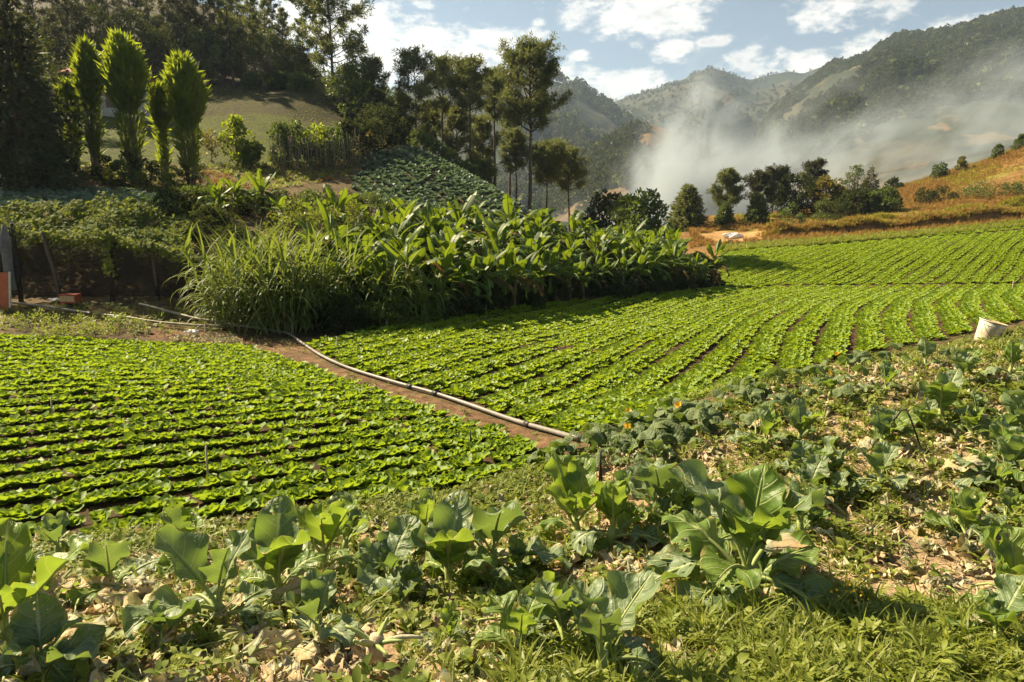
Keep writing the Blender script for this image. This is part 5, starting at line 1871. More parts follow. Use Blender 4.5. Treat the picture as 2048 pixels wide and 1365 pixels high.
def flower_stalk(seed):
    r = np.random.RandomState(seed)
    a = Acc()
    P = bent((0, 0, 0), (0.1, 0, 1), 0.22, 0, 4, 0, 0.08, r)
    a.add(*tube(P, [0.003] * 5, 4, False), mi=0)
    n = 16
    p = P[-1] + r.normal(0, 0.018, (n, 3)) * (1, 1, 1.6)
    V, Fc = blades(p, unit(r.normal(0, 1, (n, 3)) + (0, 0, .4)), 0.014, 0.012, r)
    a.add(V, Fc, mi=1)
    return a.mesh('weed', [M['stalk'], FLOW.materials[0]])


def near_cover():
    r = np.random.RandomState(77)
    # dry litter over the harvested ground, denser where the photograph is paler
    q = rand_in(P_NEAR, 36000, 3)
    z = H(q[:, 0], q[:, 1])
    px, py = project(np.concatenate([q, z[:, None]], 1))
    vis = (px > -80) & (px < 2130) & (py < 1430)
    q, px, py = q[vis], px[vis], py[vis]
    d = np.linalg.norm(q, axis=1)
    f = fbm(q[:, 0], q[:, 1], 1.1, 4, 6)
    grassy = inside(poly([(1000, 1430), (1040, 1330), (1250, 1235), (1420, 1215), (1650, 1190), (1850, 1230), (2100, 1260), (2100, 1430)]), q[:, 0], q[:, 1])
    p = np.clip(0.62 + 0.6 * f, 0.1, 1) * np.where(grassy, 0.12, 1.0)
    ok = r.uniform(size=len(q)) < p
    qq = q[ok][:16000]
    idx = np.where(r.uniform(size=len(qq)) < 0.66, r.randint(0, 12, len(qq)), r.randint(12, 18, len(qq)))
    scat('dry_litter', LIT, qq, 0.012, 0.2, 1.3, 'pale dry cauliflower leaves and stalks strewn over the foreground', 'leaf litter', 0.45, idx, 8, None, 1.5)
    # weeds among the litter
    p = np.clip(0.33 - 0.75 * f, 0.05, 1)
    ok = (r.uniform(size=len(q)) < p) & ~grassy
    qq = q[ok][:6000]
    scat('ground_weeds', WEED, qq, 0.0, 0.55, 1.25, 'small green weeds and grass growing between the dry leaves', 'weeds', 0.2, None, 9)
    # thick grass at the lower right
    g = rand_in(poly([(1000, 1430), (1040, 1330), (1250, 1235), (1420, 1215), (1650, 1190), (1850, 1230), (2100, 1260), (2100, 1430)]), 1900, 10)
    g = g[fbm(g[:, 0], g[:, 1], 2.5, 3, 8) > -0.35 + 0.2 * r.normal(size=len(g))]
    T = [grass_tuft(770 + k, 24, 0.12 + 0.025 * k, 0.0042 + 0.0006 * k) for k in range(4)] + [weed_rosette(776, 30, 0.045, 0.009, 'weed', 0.10)] + WEED[:3] + [flower_stalk(3)]
    scat('grass', T, g, 0.0, 0.55, 1.15, 'thick green grass with small weeds at the lower right', 'grass', 0.2, r.choice(9, len(g), p=[.15, .15, .13, .10, .18, .10, .10, .087, .003]), 11)
    # weedy strip between lettuce plot and litter
    s = rand_in(poly([(-60, 1105), (350, 1063), (650, 1020), (900, 985), (1100, 920), (1130, 935), (1000, 1010), (720, 1060), (350, 1100), (-60, 1140)]), 1300, 12)
    fs = fbm(s[:, 0], s[:, 1], 0.9, 3, 2)
    s = s[fs > -0.22]
    scat('weedy_strip', WEED, s, 0.0, 0.5, 1.0, 'low bright weeds in a strip along the front of the lettuce plot', 'weeds', 0.2, None, 13)
    # weeds at the edge of the salad beds
    e = rand_in(poly([(1230, 880), (1480, 775), (1700, 715), (1930, 675), (2060, 650), (2060, 690), (1900, 715), (1700, 745), (1480, 815), (1260, 905)]), 900, 15)
    scat('field_edge_weeds', WEED, e, 0.0, 0.7, 1.4, 'fresh green weeds along the lower edge of the salad beds', 'weeds', 0.2, None, 16)
    # path weeds
    e = rand_in(P_PATH, 170, 17)
    scat('path_weeds', WEED[:6], e, 0.0, 0.3, 0.7, 'tiny weeds scattered on the bare soil path', 'weeds', 0.2, None, 18)


near_cover()

# larger wilted leaves that can be told apart
WLT = [brassica_leaf(800 + k, 0.30 + 0.04 * (k % 3), 0.075, 0.25, 0.45 + 0.2 * (k % 2), 'brassica_wilt', 0.45, -0.3 + 0.25 * (k % 3), 0.2, 0.5 * (-1) ** k) for k in range(5)]
for i, (px, py, rz, lab) in enumerate([(370, 1062, 0.2, 'big pale leaf flat on the weedy strip behind the left plants'), (200, 1330, 0.4, 'large grey wilted leaf at the bottom left'), (320, 1340, 2.0, 'crumpled pale leaf near the bottom left stalks'),
                                       (640, 1215, 3.3, 'grey fan-shaped wilted leaf in front of the backlit plant'), (900, 1300, 0.1, 'long tan wilted leaf left of the lobed weed'), (560, 1310, 5.6, 'broad pale wilted leaf beside the cut stump'),
                                       (1030, 1160, 1.2, 'round grey wilted leaf below the centre plants'), (1300, 1150, 0.5, 'tan curled leaf left of the largest plant'), (1550, 1010, 0.2, 'pink-tan dry leaf heap behind the largest plant'),
                                       (1690, 1035, 2.6, 'tan dry leaf behind the right leaves of the largest plant'), (1850, 1000, 0.8, 'bluish wilted leaf on the right slope'), (1450, 960, 3.0, 'grey-green wilted leaf below the squash vines'),
                                       (1580, 945, 0.5, 'pale twisted leaf in the middle of the slope'), (1960, 1060, 1.4, 'pale leaf under the big blue-grey plant'), (1350, 1330, 0.2, 'flat dark grey leaf at the bottom edge beside the grass')]):
    p = G(px, py)
    tag(put('wilted_leaf', WLT[i % 5], None, p + (0, 0, 0.02), (RS.normal(0, .2), RS.normal(0, .2), rz), 0.9 if py > 1100 else 1.05), lab, 'wilted leaf')

rs = np.random.RandomState(17)
for i in range(30):
    px, py = (rs.uniform(20, 960), rs.uniform(1170, 1360)) if i < 20 else (rs.uniform(1350, 2040), rs.uniform(880, 1150))
    p = G(px, py)
    o = put('wilted_leaf', WLT[rs.randint(5)], None, p + (0, 0, rs.uniform(0.015, 0.06)), (rs.normal(0, .35), rs.normal(0, .35), rs.uniform(0, 6.28)), float(rs.uniform(0.6, 1.0)))
    tag(o, 'pale limp leaf lying in the litter among the lower left plants' if i < 20 else 'pale limp leaf lying in the litter of the right slope', 'wilted leaf', 'limp leaves at the lower left' if i < 20 else 'limp leaves on the right slope')

# ------------------------------------------------------------------ pipes
def pipe_on_ground(name, pts, r_, mat, label, lift=0.0, joints=(), cat='pipe', n=40):
    W = np.array([G(*p) for p in pts])
    s = np.linspace(0, len(W) - 1, n)
    Q = np.stack([np.interp(s, np.arange(len(W)), W[:, k]) for k in range(2)], 1)
    for _ in range(3):
        Q[1:-1] = (Q[:-2] + 2 * Q[1:-1] + Q[2:]) / 4
    z = H(Q[:, 0], Q[:, 1]) + r_ + lift + 0.01
    P = np.concatenate([Q, z[:, None]], 1)
    t = thing(name, P[0] - (0, 0, r_), label, cat)
    put('tube', mesh_of('tube', *tube(P - t.location, r_, 10), mat), t)
    for j in joints:
        k = int(np.argmin(np.linalg.norm(P - G(*j), axis=1)))
        k = min(max(k, 1), n - 2)
        d = unit(P[k + 1] - P[k - 1]) * 0.06
        put('coupling', mesh_of('coupling', *tube([P[k] - d - t.location, P[k] + d - t.location], r_ * 1.25, 10), M['tape']), t)
    return t


pipe_on_ground('irrigation_pipe', [(520, 661), (578, 668), (600, 688), (640, 716), (700, 744), (800, 774), (870, 792), (960, 822), (1080, 862), (1158, 886)], 0.027, M['pipe'],
               'thick grey irrigation pipe lying along the soil path between the two fields', 0.01, [(610, 695), (820, 779), (870, 792), (1071, 858)])
pipe_on_ground('irrigation_hose', [(650, 752), (760, 794), (860, 830), (950, 858), (1040, 888), (1112, 916)], 0.008, M['pipe_t'], 'thin tan hose along the edge of the lettuce plot')
pipe_on_ground('irrigation_pipe', [(-20, 603), (80, 616), (200, 634), (300, 648), (400, 657), (450, 658)], 0.030, M['pipe_t'], 'tan pipe crossing the verge from the left edge below the fence', 0.02)
pipe_on_ground('irrigation_pipe', [(280, 614), (340, 630), (400, 645), (460, 655), (520, 662)], 0.034, M['pipe_t'], 'tan pipe coming out under the fence to the cane grass', 0.03)


def stake(px, y0, y1, r_, mat, label, lean=0.0, cat='stake'):
    p = G(px, y1)
    h = at(px, y0, p[1])[2] - p[2]
    me = mesh_of('garden_stake', *tube([(0, 0, -0.1), (lean * h * .5, 0, h * .5), (lean * h, 0.01, h)], [r_, r_, r_ * 0.8], 6), M[mat])
    tag(put('garden_stake', me, None, p), label, cat)


for a in [(105, 795, 832, 0.010, 'stick', 'pale stake in the far left part of the lettuce plot', 0.02), (417, 893, 962, 0.010, 'stick', 'tall pale stake in the middle of the lettuce plot', 0.0),
          (624, 765, 790, 0.009, 'stick', 'short pale stake in the lettuce plot near the pipe'), (941, 862, 895, 0.009, 'stick_dark', 'dark stake at the right end of the lettuce rows'),
          (675, 674, 702, 0.012, 'stick', 'pale stake at the near corner of the salad field'), (774, 640, 662, 0.012, 'stick', 'pale stake before the weedy bush at the salad field edge'),
          (972, 612, 634, 0.014, 'stick', 'pale stake before the banana grove'), (862, 738, 762, 0.010, 'stick_dark', 'small dark stake in the front salad beds'),
          (1130, 682, 704, 0.012, 'stick_dark', 'dark stake in the middle of the salad field'), (1476, 678, 706, 0.012, 'stick_dark', 'brown stake standing in a curved salad bed'),
          (2024, 560, 585, 0.02, 'stick', 'pale stake far out in the salad field near the right edge'), (411, 648, 670, 0.02, 'stick', 'white stub propped on the tan pipes'),
          (1196, 902, 1012, 0.009, 'stick_dark', 'tall thin black stake in the cauliflower plants, centre', 0.03), (1205, 918, 1010, 0.007, 'stick_dark', 'second black stake leaning against the tall one', -0.06)]:
    stake(*a)


def bent_stalk(pts, label, d=None):
    p0, p1 = G(*pts[0]), G(*pts[-1])
    dep = np.linspace(p0[1], p1[1], len(pts))
    Q = np.array([p0] + [at(px, py, dd) for (px, py), dd in zip(pts[1:-1], dep[1:-1])] + [p1])
    me = mesh_of('bent_stalk', *tube(Q - p0, 0.007, 6), M['stick_dark'])
    tag(put('bent_stalk', me, None, p0), label, 'stalk')


bent_stalk([(1745, 892), (1775, 858), (1802, 822), (1812, 818), (1822, 840), (1845, 905)], 'bent black dead stalk like an upturned V on the right slope')
bent_stalk([(1782, 1142), (1772, 1100), (1760, 1075), (1757, 1050)], 'short dark dead stalk right of the largest plant')


# ------------------------------------------------------------------ bucket
def bucket():
    m, t = new_mat('bucket_plastic')
    tc = t.n('ShaderNodeTexCoord')
    sp = t.n('ShaderNodeSeparateXYZ')
    t.link(tc.outputs['Object'], sp.inputs[0])
    n1 = t.noise(tc.outputs['Object'], 9.0, 5.0, 0.65)
    c = t.mix(t.smooth(n1, 0.35, 0.7), (0.72, 0.66, 0.52), (0.55, 0.50, 0.36))
    ang = t.m('ARCTAN2', sp.outputs[1], sp.outputs[0])
    band = t.m('MULTIPLY', t.smooth(t.m('ADD', ang, t.m('MULTIPLY', n1, 0.5)), -2.05, -1.85), t.m('SUBTRACT', 1.0, t.smooth(t.m('ADD', ang, t.m('MULTIPLY', n1, 0.5)), -1.55, -1.3)))
    c = t.mix(t.m('MULTIPLY', band, 0.65), c, (0.22, 0.25, 0.17))
    n2 = t.noise(tc.outputs['Object'], 16.0, 4.0, 0.7)
    c = t.mix(t.m('MULTIPLY', t.smooth(n2, 0.52, 0.66), 0.6), c, (0.50, 0.27, 0.10))
    b = t.n('ShaderNodeBsdfPrincipled', ins={'Roughness': 0.45})
    t.link(c, b.inputs['Base Color'])
    tr = t.n('ShaderNodeBsdfTranslucent')
    t.link(c, tr.inputs[0])
    mx = t.n('ShaderNodeMixShader', ins={0: 0.18})
    t.link(b.outputs[0], mx.inputs[1])
    t.link(tr.outputs[0], mx.inputs[2])
    o = t.n('ShaderNodeOutputMaterial')
    t.link(mx.outputs[0], o.inputs[0])
    tan = plain_mat('bucket_inside', (0.46, 0.30, 0.13), (0.60, 0.42, 0.20), 12, 0.6, 0.1)
    p = G(1966, 690)
    root = thing('bucket', p - (0, 0, 0.02), 'dirty white plastic bucket tilted in the plants at the right edge', 'bucket')
    n, r0, r1, h = 32, 0.115, 0.150, 0.33
    prof = [(0.0, 0.0), (r0, 0.0), (r0 + (r1 - r0) * .33, h * .33), (r0 + (r1 - r0) * .66, h * .66), (r1, h), (r1 - 0.006, h), (r0 + (r1 - r0) * .5 - .006, h * .5), (r0 - .006, 0.012), (0.0, 0.012)]
    a = np.arange(n) * 2 * math.pi / n
    V = np.concatenate([np.stack([q * np.cos(a), q * np.sin(a), 0 * a + z], -1) for q, z in prof])
    Fc, mi = [], []
    for i in range(len(prof) - 1):
        for j in range(n):
            k = (j + 1) % n
            Fc.append([i * n + j, i * n + k, (i + 1) * n + k, (i + 1) * n + j])
            mi.append(1 if i > 4 else 0)
    put('body', mesh_of('body', V, Fc, [m, tan], mi=mi), root)
    ring = lambda rr, z: np.stack([rr * np.cos(np.append(a, 0)), rr * np.sin(np.append(a, 0)), 0 * np.append(a, 0) + z], -1)
    put('rim', mesh_of('rim', *tube(ring(r1 + 0.003, h - 0.004), 0.008, 6, False), m), root)
    put('band', mesh_of('band', *tube(ring(r1 - 0.004, h - 0.055), 0.004, 6, False), m), root)
    hb = np.linspace(0, math.pi, 14)
    Hd = np.stack([(r1 + .004) * np.cos(hb), -0.06 - 0.10 * np.sin(hb), h - 0.03 - 0.16 * np.sin(hb)], -1)
    put('handle', mesh_of('handle', *tube(Hd, 0.003, 5), M['tape']), root)
    root.rotation_euler = (rad(5), rad(14), 0)


bucket()


# ------------------------------------------------------------------ rubbish
def crumple(seed, sx, sy, sz, n=14):
    r = np.random.RandomState(seed)
    th = np.linspace(0, math.pi, n)
    ph = np.linspace(0, 2 * math.pi, n * 2, endpoint=False)
    T, Pp = np.meshgrid(th, ph, indexing='ij')
    k = 1 + 0.28 * np.sin(Pp * 3 + seed + T * 2) * np.sin(T) + 0.18 * np.sin(Pp * 7 + T * 5) * np.sin(T) + r.normal(0, 0.05, T.shape) * np.sin(T)
    V = np.stack([sx * k * np.sin(T) * np.cos(Pp), sy * k * np.sin(T) * np.sin(Pp), sz * (k * np.cos(T) * 0.9 + 0.8)], -1).reshape(-1, 3)
    m = n * 2
    Fc = [[i * m + j, (i + 1) * m + j, (i + 1) * m + (j + 1) % m, i * m + (j + 1) % m] for i in range(n - 1) for j in range(m)]
    return V, Fc


for i, (px, py, sx, sz, lab) in enumerate([(398, 636, 0.11, 0.06, 'white crumpled plastic bag beside the cane grass'), (383, 667, 0.13, 0.05, 'white plastic bag on the dry heap by the pipes'), (228, 638, 0.10, 0.05, 'white plastic bag on the pipe below the fence'),
                                         (108, 602, 0.13, 0.04, 'white plastic sheet scrap left of the red crate'), (520, 0, 0, 0, '')]):
    if not lab:
        continue
    tag(put('plastic_bag', mesh_of('plastic_bag', *crumple(30 + i, sx, sx * 0.8, sz), M['bag'], smooth=False), None, G(px, py)), lab, 'plastic bag')
tag(put('white_sack', mesh_of('white_sack', *crumple(41, 0.75, 0.5, 0.30, 18), M['bag']), None, at(1467, 474, 61) * (1, 1, 0) + (0, 0, float(H(*at(1467, 474, 61)[:2])))), 'big white sack lying on the bare orange ground behind the bananas', 'sack')


def crate():
    p = G(142, 606)
    t = thing('crate', p, 'small red crate with a tan panel standing below the fence', 'crate', rz=0.05)
    red = plain_mat('red_wood', (0.34, 0.06, 0.03), (0.46, 0.10, 0.05), 9, 0.7, 0.1)
    tan = plain_mat('tan_panel', (0.50, 0.30, 0.14), (0.60, 0.40, 0.20), 9, 0.7, 0.1)

    def bx(nm, c, s, m):
        V = np.array([(sx * s[0] / 2, sy * s[1] / 2, sz * s[2] / 2) for sx in (-1, 1) for sy in (-1, 1) for sz in (-1, 1)]) + c
        put(nm, mesh_of(nm, V, [[0, 1, 3, 2], [4, 6, 7, 5], [0, 4, 5, 1], [2, 3, 7, 6], [0, 2, 6, 4], [1, 5, 7, 3]], m, smooth=False), t)
    bx('base', (0, 0, 0.02), (0.42, 0.26, 0.04), red)
    bx('front_panel', (-0.02, -0.12, 0.12), (0.37, 0.02, 0.15), tan)
    bx('back_panel', (0, 0.12, 0.12), (0.42, 0.02, 0.16), red)
    bx('side_panel', (-0.20, 0, 0.12), (0.02, 0.21, 0.16), red)
    bx('side_panel', (0.19, 0, 0.12), (0.03, 0.21, 0.16), red)
    bx('lid', (0, -0.01, 0.215), (0.44, 0.27, 0.025), red)


crate()


# ------------------------------------------------------------------ fence with dark netting
def fence():
    m, t = new_mat('shade_net')
    tc = t.n('ShaderNodeTexCoord')
    n1 = t.noise(tc.outputs['Object'], 1.6, 5.0, 0.6)
    c = t.mix(n1, (0.022, 0.017, 0.014), (0.055, 0.040, 0.030))
    d = t.n('ShaderNodeBsdfDiffuse')
    t.link(c, d.inputs[0])
    tr = t.n('ShaderNodeBsdfTransparent')
    mx = t.n('ShaderNodeMixShader')
    t.link(t.m('MULTIPLY', t.smooth(n1, 0.35, 0.7), 0.35), mx.inputs[0])
    t.link(d.outputs[0], mx.inputs[1])
    t.link(tr.outputs[0], mx.inputs[2])
    o = t.n('ShaderNodeOutputMaterial')
    t.link(mx.outputs[0], o.inputs[0])
    posts = [(-60, 450), (22, 452), (105, 470), (210, 468), (306, 490), (440, 522)]
    W = []
    for px, py in posts:
        d_ = 17.7 + 0.0016 * px
        b, h = foot(px, py, d_)
        W.append((b, h))
    root = thing('net_fence', W[0][0], 'fence of rough dark posts hung with brown netting at the left', 'fence')
    o0 = W[0][0]
    for k, (b, h) in enumerate(W):
        r = np.random.RandomState(k)
        P = bent(b - o0 - (0, 0, .2), (r.normal(0, .04), 0, 1), h + 0.28, 0, 4, 0, 0.03, r)
        put('post', mesh_of('post', *tube(P, [0.06, 0.055, 0.05, 0.05, 0.045], 8), M['stick_dark' if k % 2 else 'bark']), root)
    for k in range(len(W) - 1):
        (b0, h0), (b1, h1) = W[k], W[k + 1]
        nu, nv = 14, 10
        V = []
        for i in range(nu + 1):
            s = i / nu
            b = b0 * (1 - s) + b1 * s
            h = h0 * (1 - s) + h1 * s - 0.10 * math.sin(math.pi * s) - 0.05
            for j in range(nv + 1):
                v = j / nv
                V.append(b + (0, -0.07 - 0.05 * math.sin(v * 5 + s * 7 + k) * math.sin(math.pi * s), 0.06 + (h - 0.06) * v) - o0)
        mm = nv + 1
        Fc = [[i * mm + j, (i + 1) * mm + j, (i + 1) * mm + j + 1, i * mm + j + 1] for i in range(nu) for j in range(nv)]
        put('net', mesh_of('net', np.array(V), Fc, m), root)
        put('top_wire', mesh_of('top_wire', *tube([b0 + (0, -.06, h0 - .05) - o0, (b0 + b1) / 2 + (0, -.06, (h0 + h1) / 2 - .15) - o0, b1 + (0, -.06, h1 - .05) - o0], 0.006, 4), M['stick_dark']), root)
    return W


FW = fence()


def drape_and_panel():
    b, h = foot(8, 452, 17.5)
    V, Fc = [], []
    n, m_ = 18, 12
    for i in range(n + 1):
        s = i / n
        for j in range(m_ + 1):
            a = math.pi * (j / m_) + math.pi
            rr = 0.11 + 0.02 * math.sin(j * 2.3 + s * 4) + 0.03 * (1 - s)
            V.append((rr * math.cos(a) * (0.35 + 0.65 * min(1, (1 - s) * 0 + s * 4)), rr * math.sin(a) * min(1, s * 4 + 0.1), h * (1.0 - 0.82 * s) + 0.02))
    Fc = [[i * (m_ + 1) + j, i * (m_ + 1) + j + 1, (i + 1) * (m_ + 1) + j + 1, (i + 1) * (m_ + 1) + j] for i in range(n) for j in range(m_)]
    tag(put('grey_cloth', mesh_of('grey_cloth', np.array(V), Fc, plain_mat('grey_cloth', (0.10, 0.095, 0.09), (0.18, 0.175, 0.165), 5, 0.85, 0.5)), None, b), 'grey cloth draped over the fence post at the left edge', 'cloth')
    p = at(-4, 592, 17.2)
    z = float(H(p[0], p[1]))
    q = thing('orange_board', (p[0], p[1], z), 'orange board with a pale edge leaning by the fence at the left edge', 'board', rz=0.0)
    w, hh = 0.50, 0.92
    V = np.array([(sx * w / 2, sy * 0.012, hz) for sx in (-1, 1) for sy in (-1, 1) for hz in (0, hh)])
    V[:, 1] += V[:, 2] * 0.16
    put('panel', mesh_of('panel', V, [[0, 1, 3, 2], [4, 6, 7, 5], [0, 4, 5, 1], [2, 3, 7, 6], [0, 2, 6, 4], [1, 5, 7, 3]], plain_mat('orange_paint', (0.36, 0.085, 0.025), (0.46, 0.14, 0.045), 6, 0.6, 0.1), smooth=False), q)
    E = np.array([(0.265 + sx * 0.02, sy * 0.018, hz) for sx in (-1, 1) for sy in (-1, 1) for hz in (0, hh + .02)])
    E[:, 1] += E[:, 2] * 0.16
    put('edge_strip', mesh_of('edge_strip', E, [[0, 1, 3, 2], [4, 6, 7, 5], [0, 4, 5, 1], [2, 3, 7, 6], [0, 2, 6, 4], [1, 5, 7, 3]], plain_mat('pale_strip', (0.5, 0.52, 0.40), (0.6, 0.6, 0.5), 6, 0.7, 0.1), smooth=False), q)


drape_and_panel()


# ------------------------------------------------------------------ vines over fence and bank
def leaf_cloud(P, Nrm, size, rng, mat, name):
    n = len(P)
    D = unit(np.cross(Nrm, rng.normal(size=(n, 3))) + Nrm * 0.2)
    S = unit(np.cross(Nrm + rng.normal(0, 0.45, (n, 3)), D))
    L = rng.uniform(0.6, 1.2, n)[:, None] * size
    V = np.empty((n, 5, 3))
    up = unit(Nrm)
    V[:, 0] = P
    V[:, 1] = P + D * L * 0.35 + S * L * 0.42 - up * L * 0.06
    V[:, 2] = P + D * L - up * L * 0.12
    V[:, 3] = P + D * L * 0.35 - S * L * 0.42 - up * L * 0.06
    V[:, 4] = P + D * L * 0.45 + up * L * 0.05
    i = np.arange(n)[:, None] * 5
    Fc = np.concatenate([i + [0, 1, 4], i + [1, 2, 4], i + [2, 3, 4], i + [3, 0, 4]])
    return mesh_of(name, V.reshape(-1, 3), Fc, M[mat], np.full((n * 5, 2), 0.25))


def vine_bank():
    r = np.random.RandomState(31)
    for k, (px0, px1, d0, d1, lab) in enumerate([(-90, 70, 18.6, 23.0, 'dense creeping vine on the bank behind the fence, left end'), (60, 190, 18.5, 23.0, 'mounded creeping vine behind the fence, left of the middle post'),
                                                 (180, 290, 18.5, 22.8, 'mounded creeping vine behind the middle of the fence'), (280, 400, 18.6, 22.8, 'creeping vine mound behind the right end of the fence')]):
        n = 4600
        px, d = r.uniform(px0, px1, n), r.uniform(d0, d1, n)
        x = (px - CX) / F * d * 1.02
        base = H(x, d)
        hump = 0.55 + 0.55 * fbm(x, d, 0.8, 3, 9) + 0.30 * fbm(x, d, 2.2, 3, 4)
        hump = np.maximum(hump, 0.1)
        # the front drops down behind the fence
        z = base + hump * r.uniform(0.55, 1.0, n) + np.clip((19.8 - d) * 0.9, 0, 0.5) * r.uniform(0, 1, n)
        P = np.stack([x, d, z], -1)
        Nn = unit(np.stack([r.normal(0, .35, n), -0.55 + r.normal(0, .3, n), 0.8 + 0 * x], -1))
        o = P.mean(0)
        o[2] = float(H(o[0], o[1]))
        t = thing('creeping_vine', o, lab, 'vine')
        tag(put('leaves', leaf_cloud(P - o, Nn, 0.13, r, 'vine', 'leaves'), t), kind='stuff')
        for j in range(3):
            q = P[r.randint(n)] - o
            q2 = P[r.randint(n)] - o
            put('stem', mesh_of('stem', *tube([q * (1, 1, 0) + (0, 0, .1), (q + q2) / 2 * (1, 1, 1), q2 * (1, 1, 0.8)], 0.012, 4), M['bark']), t)
    # a strand trailing along the top of the net
    P, Nn = [], []
    for k in range(1, len(FW) - 1):
        (b0, h0), (b1, h1) = FW[k], FW[k + 1]
        n = 230 if k > 1 else 90
        s = r.uniform(0, 1, n)
        top = h0 * (1 - s) + h1 * s - 0.10 * np.sin(math.pi * s)
        P.append(b0 * (1 - s)[:, None] + b1 * s[:, None] + np.stack([0 * s, r.normal(-0.10, .05, n), top + r.normal(-0.03, 0.07, n)], -1))
    b, h = FW[3]
    n = 130
    P.append(b + np.stack([r.normal(0.08, .07, n), r.normal(-0.12, .04, n), h * r.uniform(0.35, 1.05, n)], -1))
    P = np.concatenate(P)
    Nn = unit(np.stack([r.normal(0, .4, len(P)), -0.7 + r.normal(0, .3, len(P)), 0.6 + 0 * P[:, 0]], -1))
    t = thing('trailing_vine', FW[3][0], 'thin vine trailing along the top of the net fence and down its post', 'vine')
    tag(put('leaves', leaf_cloud(P - FW[3][0], Nn, 0.12, r, 'vine', 'leaves'), t), kind='stuff')
    put('stem', mesh_of('stem', *tube([b_ + (0, -.09, h_ - .03) - FW[3][0] for b_, h_ in FW[1:]], 0.008, 4), M['bark']), t)


vine_bank()

# undergrowth that closes the foot of the banana grove
ug = [broad_tree(900 + k, 1.1, 0.05, 0.75, 'broad_dark', 34, 70, 0.12, shape='dome') for k in range(4)]
r = np.random.RandomState(8)
for i, q in enumerate(np.linspace(0, 1, 34)):
    px = 700 + q * 725
    py = np.interp(px, [700, 900, 1150, 1440], [650, 626, 596, 571])
    p = G(px, py + 2)
    p2 = p[:2] + np.array([-0.55, 0.83]) * r.uniform(-0.35, 0.9)
    plant_tree('leafy_shrub', ug[i % 4], on(*p2), 'dark shrub at the foot of the banana plants, %s from the left' % ORDW[i], 'shrub', 'shrubs at the foot of the bananas', r.uniform(0, 6.28), r.uniform(0.4, 1.2))

# shrubs on the slope between fence and hedge, and weeds on the verge
for i, (px, py, d, w, mat) in enumerate([(390, 400, 24.5, 90, 'broad'), (440, 380, 26, 90, 'broad_dark'), (500, 390, 26, 100, 'broad'), (560, 400, 27, 90, 'broad_dark'), (620, 400, 28, 90, 'broad'), (690, 400, 29, 90, 'broad_dark'),
                                          (350, 418, 23.5, 80, 'broad_dark'), (420, 430, 22, 80, 'broad_dark'), (470, 455, 20.5, 80, 'broad_dark'), (740, 408, 30, 80, 'broad'), (800, 415, 30, 80, 'broad')]):
    b, h = foot(px, py, d)
    h = max(h, 0.9)
    plant_tree('leafy_bush', broad_tree(930 + i, h, 0.05, max(0.8, PX(w, d) * 0.55), mat, 36, 70, 0.11, shape='dome'), b, 'leafy bush in the thicket between the fence and the cabbage hill', 'bush', 'bushes of the thicket above the fence')
for i, (px, py, h, w, lab) in enumerate([(60, 652, 0.35, 0.55, 'low yellow-green weed bush on the verge at the left'), (140, 662, 0.4, 0.5, 'second yellow-green weed bush on the verge'), (110, 678, 0.25, 0.4, 'small weed tuft at the edge of the lettuce plot'),
                                          (190, 676, 0.3, 0.4, 'weed tuft in front of the dark heap by the pipe'), (245, 655, 0.35, 0.5, 'brownish weed heap beside the tan pipe')]):
    plant_tree('weed_bush', broad_tree(950 + i, h, 0.05, w, 'weed', 13, 40, 0.05, shape='dome', r0=0.008), G(px, py), lab, 'weed')


# ------------------------------------------------------------------ house on the slope
def house():
    c = at(226, 232, 46.5)
    z = float(H(c[0], c[1])) - 0.1
    t = thing('house', (c[0], c[1], z), 'small white house with a red roof hidden behind the flame-shaped trees', 'house', rz=0.25)
    white = plain_mat('white_wall', (0.34, 0.31, 0.27), (0.44, 0.41, 0.36), 3, 0.85, 0.1)
    red = plain_mat('red_roof', (0.34, 0.11, 0.06), (0.48, 0.18, 0.09), 5, 0.8, 0.3, stretch=(8, 1, 1))
    dark = plain_mat('window_dark', (0.02, 0.02, 0.02), (0.04, 0.04, 0.04), 3, 0.2, 0.0)

    def bx(nm, cc, s, m, par):
        V = np.array([(sx * s[0] / 2, sy * s[1] / 2, sz * s[2] / 2) for sx in (-1, 1) for sy in (-1, 1) for sz in (-1, 1)]) + cc
        return put(nm, mesh_of(nm, V, [[0, 1, 3, 2], [4, 6, 7, 5], [0, 4, 5, 1], [2, 3, 7, 6], [0, 2, 6, 4], [1, 5, 7, 3]], m, smooth=False), par)
    bx('wall', (0, 1.5, 1.1), (4.2, 3.0, 2.9), white, t)
    V = np.array([(-2.6, -0.9, 2.45), (2.6, -0.9, 2.45), (2.6, 3.4, 2.45), (-2.6, 3.4, 2.45), (-1.1, 1.2, 3.6), (1.1, 1.2, 3.6)])
    put('roof', mesh_of('roof', V, [[0, 1, 5, 4], [1, 2, 5], [2, 3, 4, 5], [3, 0, 4], [3, 2, 1, 0]], red, smooth=False), t)
    for x in (-1.2, 1.3):
        f = bx('window', (x, -0.01, 1.45), (0.95, 0.06, 0.95), white, t)
        bx('pane', (x, -0.05, 1.45), (0.80, 0.03, 0.80), dark, f)
    dr = bx('door', (0.1, -0.02, 0.98), (0.85, 0.05, 1.9), plain_mat('door_wood', (0.12, 0.07, 0.04), (0.2, 0.12, 0.07), 4, 0.6, 0.1, stretch=(6, 1, 1)), t)
    bx('handle', (0.42, -0.07, 0.95), (0.03, 0.05, 0.10), dark, dr)
    for x in (-2.3, 2.3):
        bx('porch_post', (x, -0.75, 1.1), (0.10, 0.10, 2.7), white, t)
    bx('porch_wall', (0, -0.85, 0.0), (4.9, 0.14, 0.75), white, t)


house()


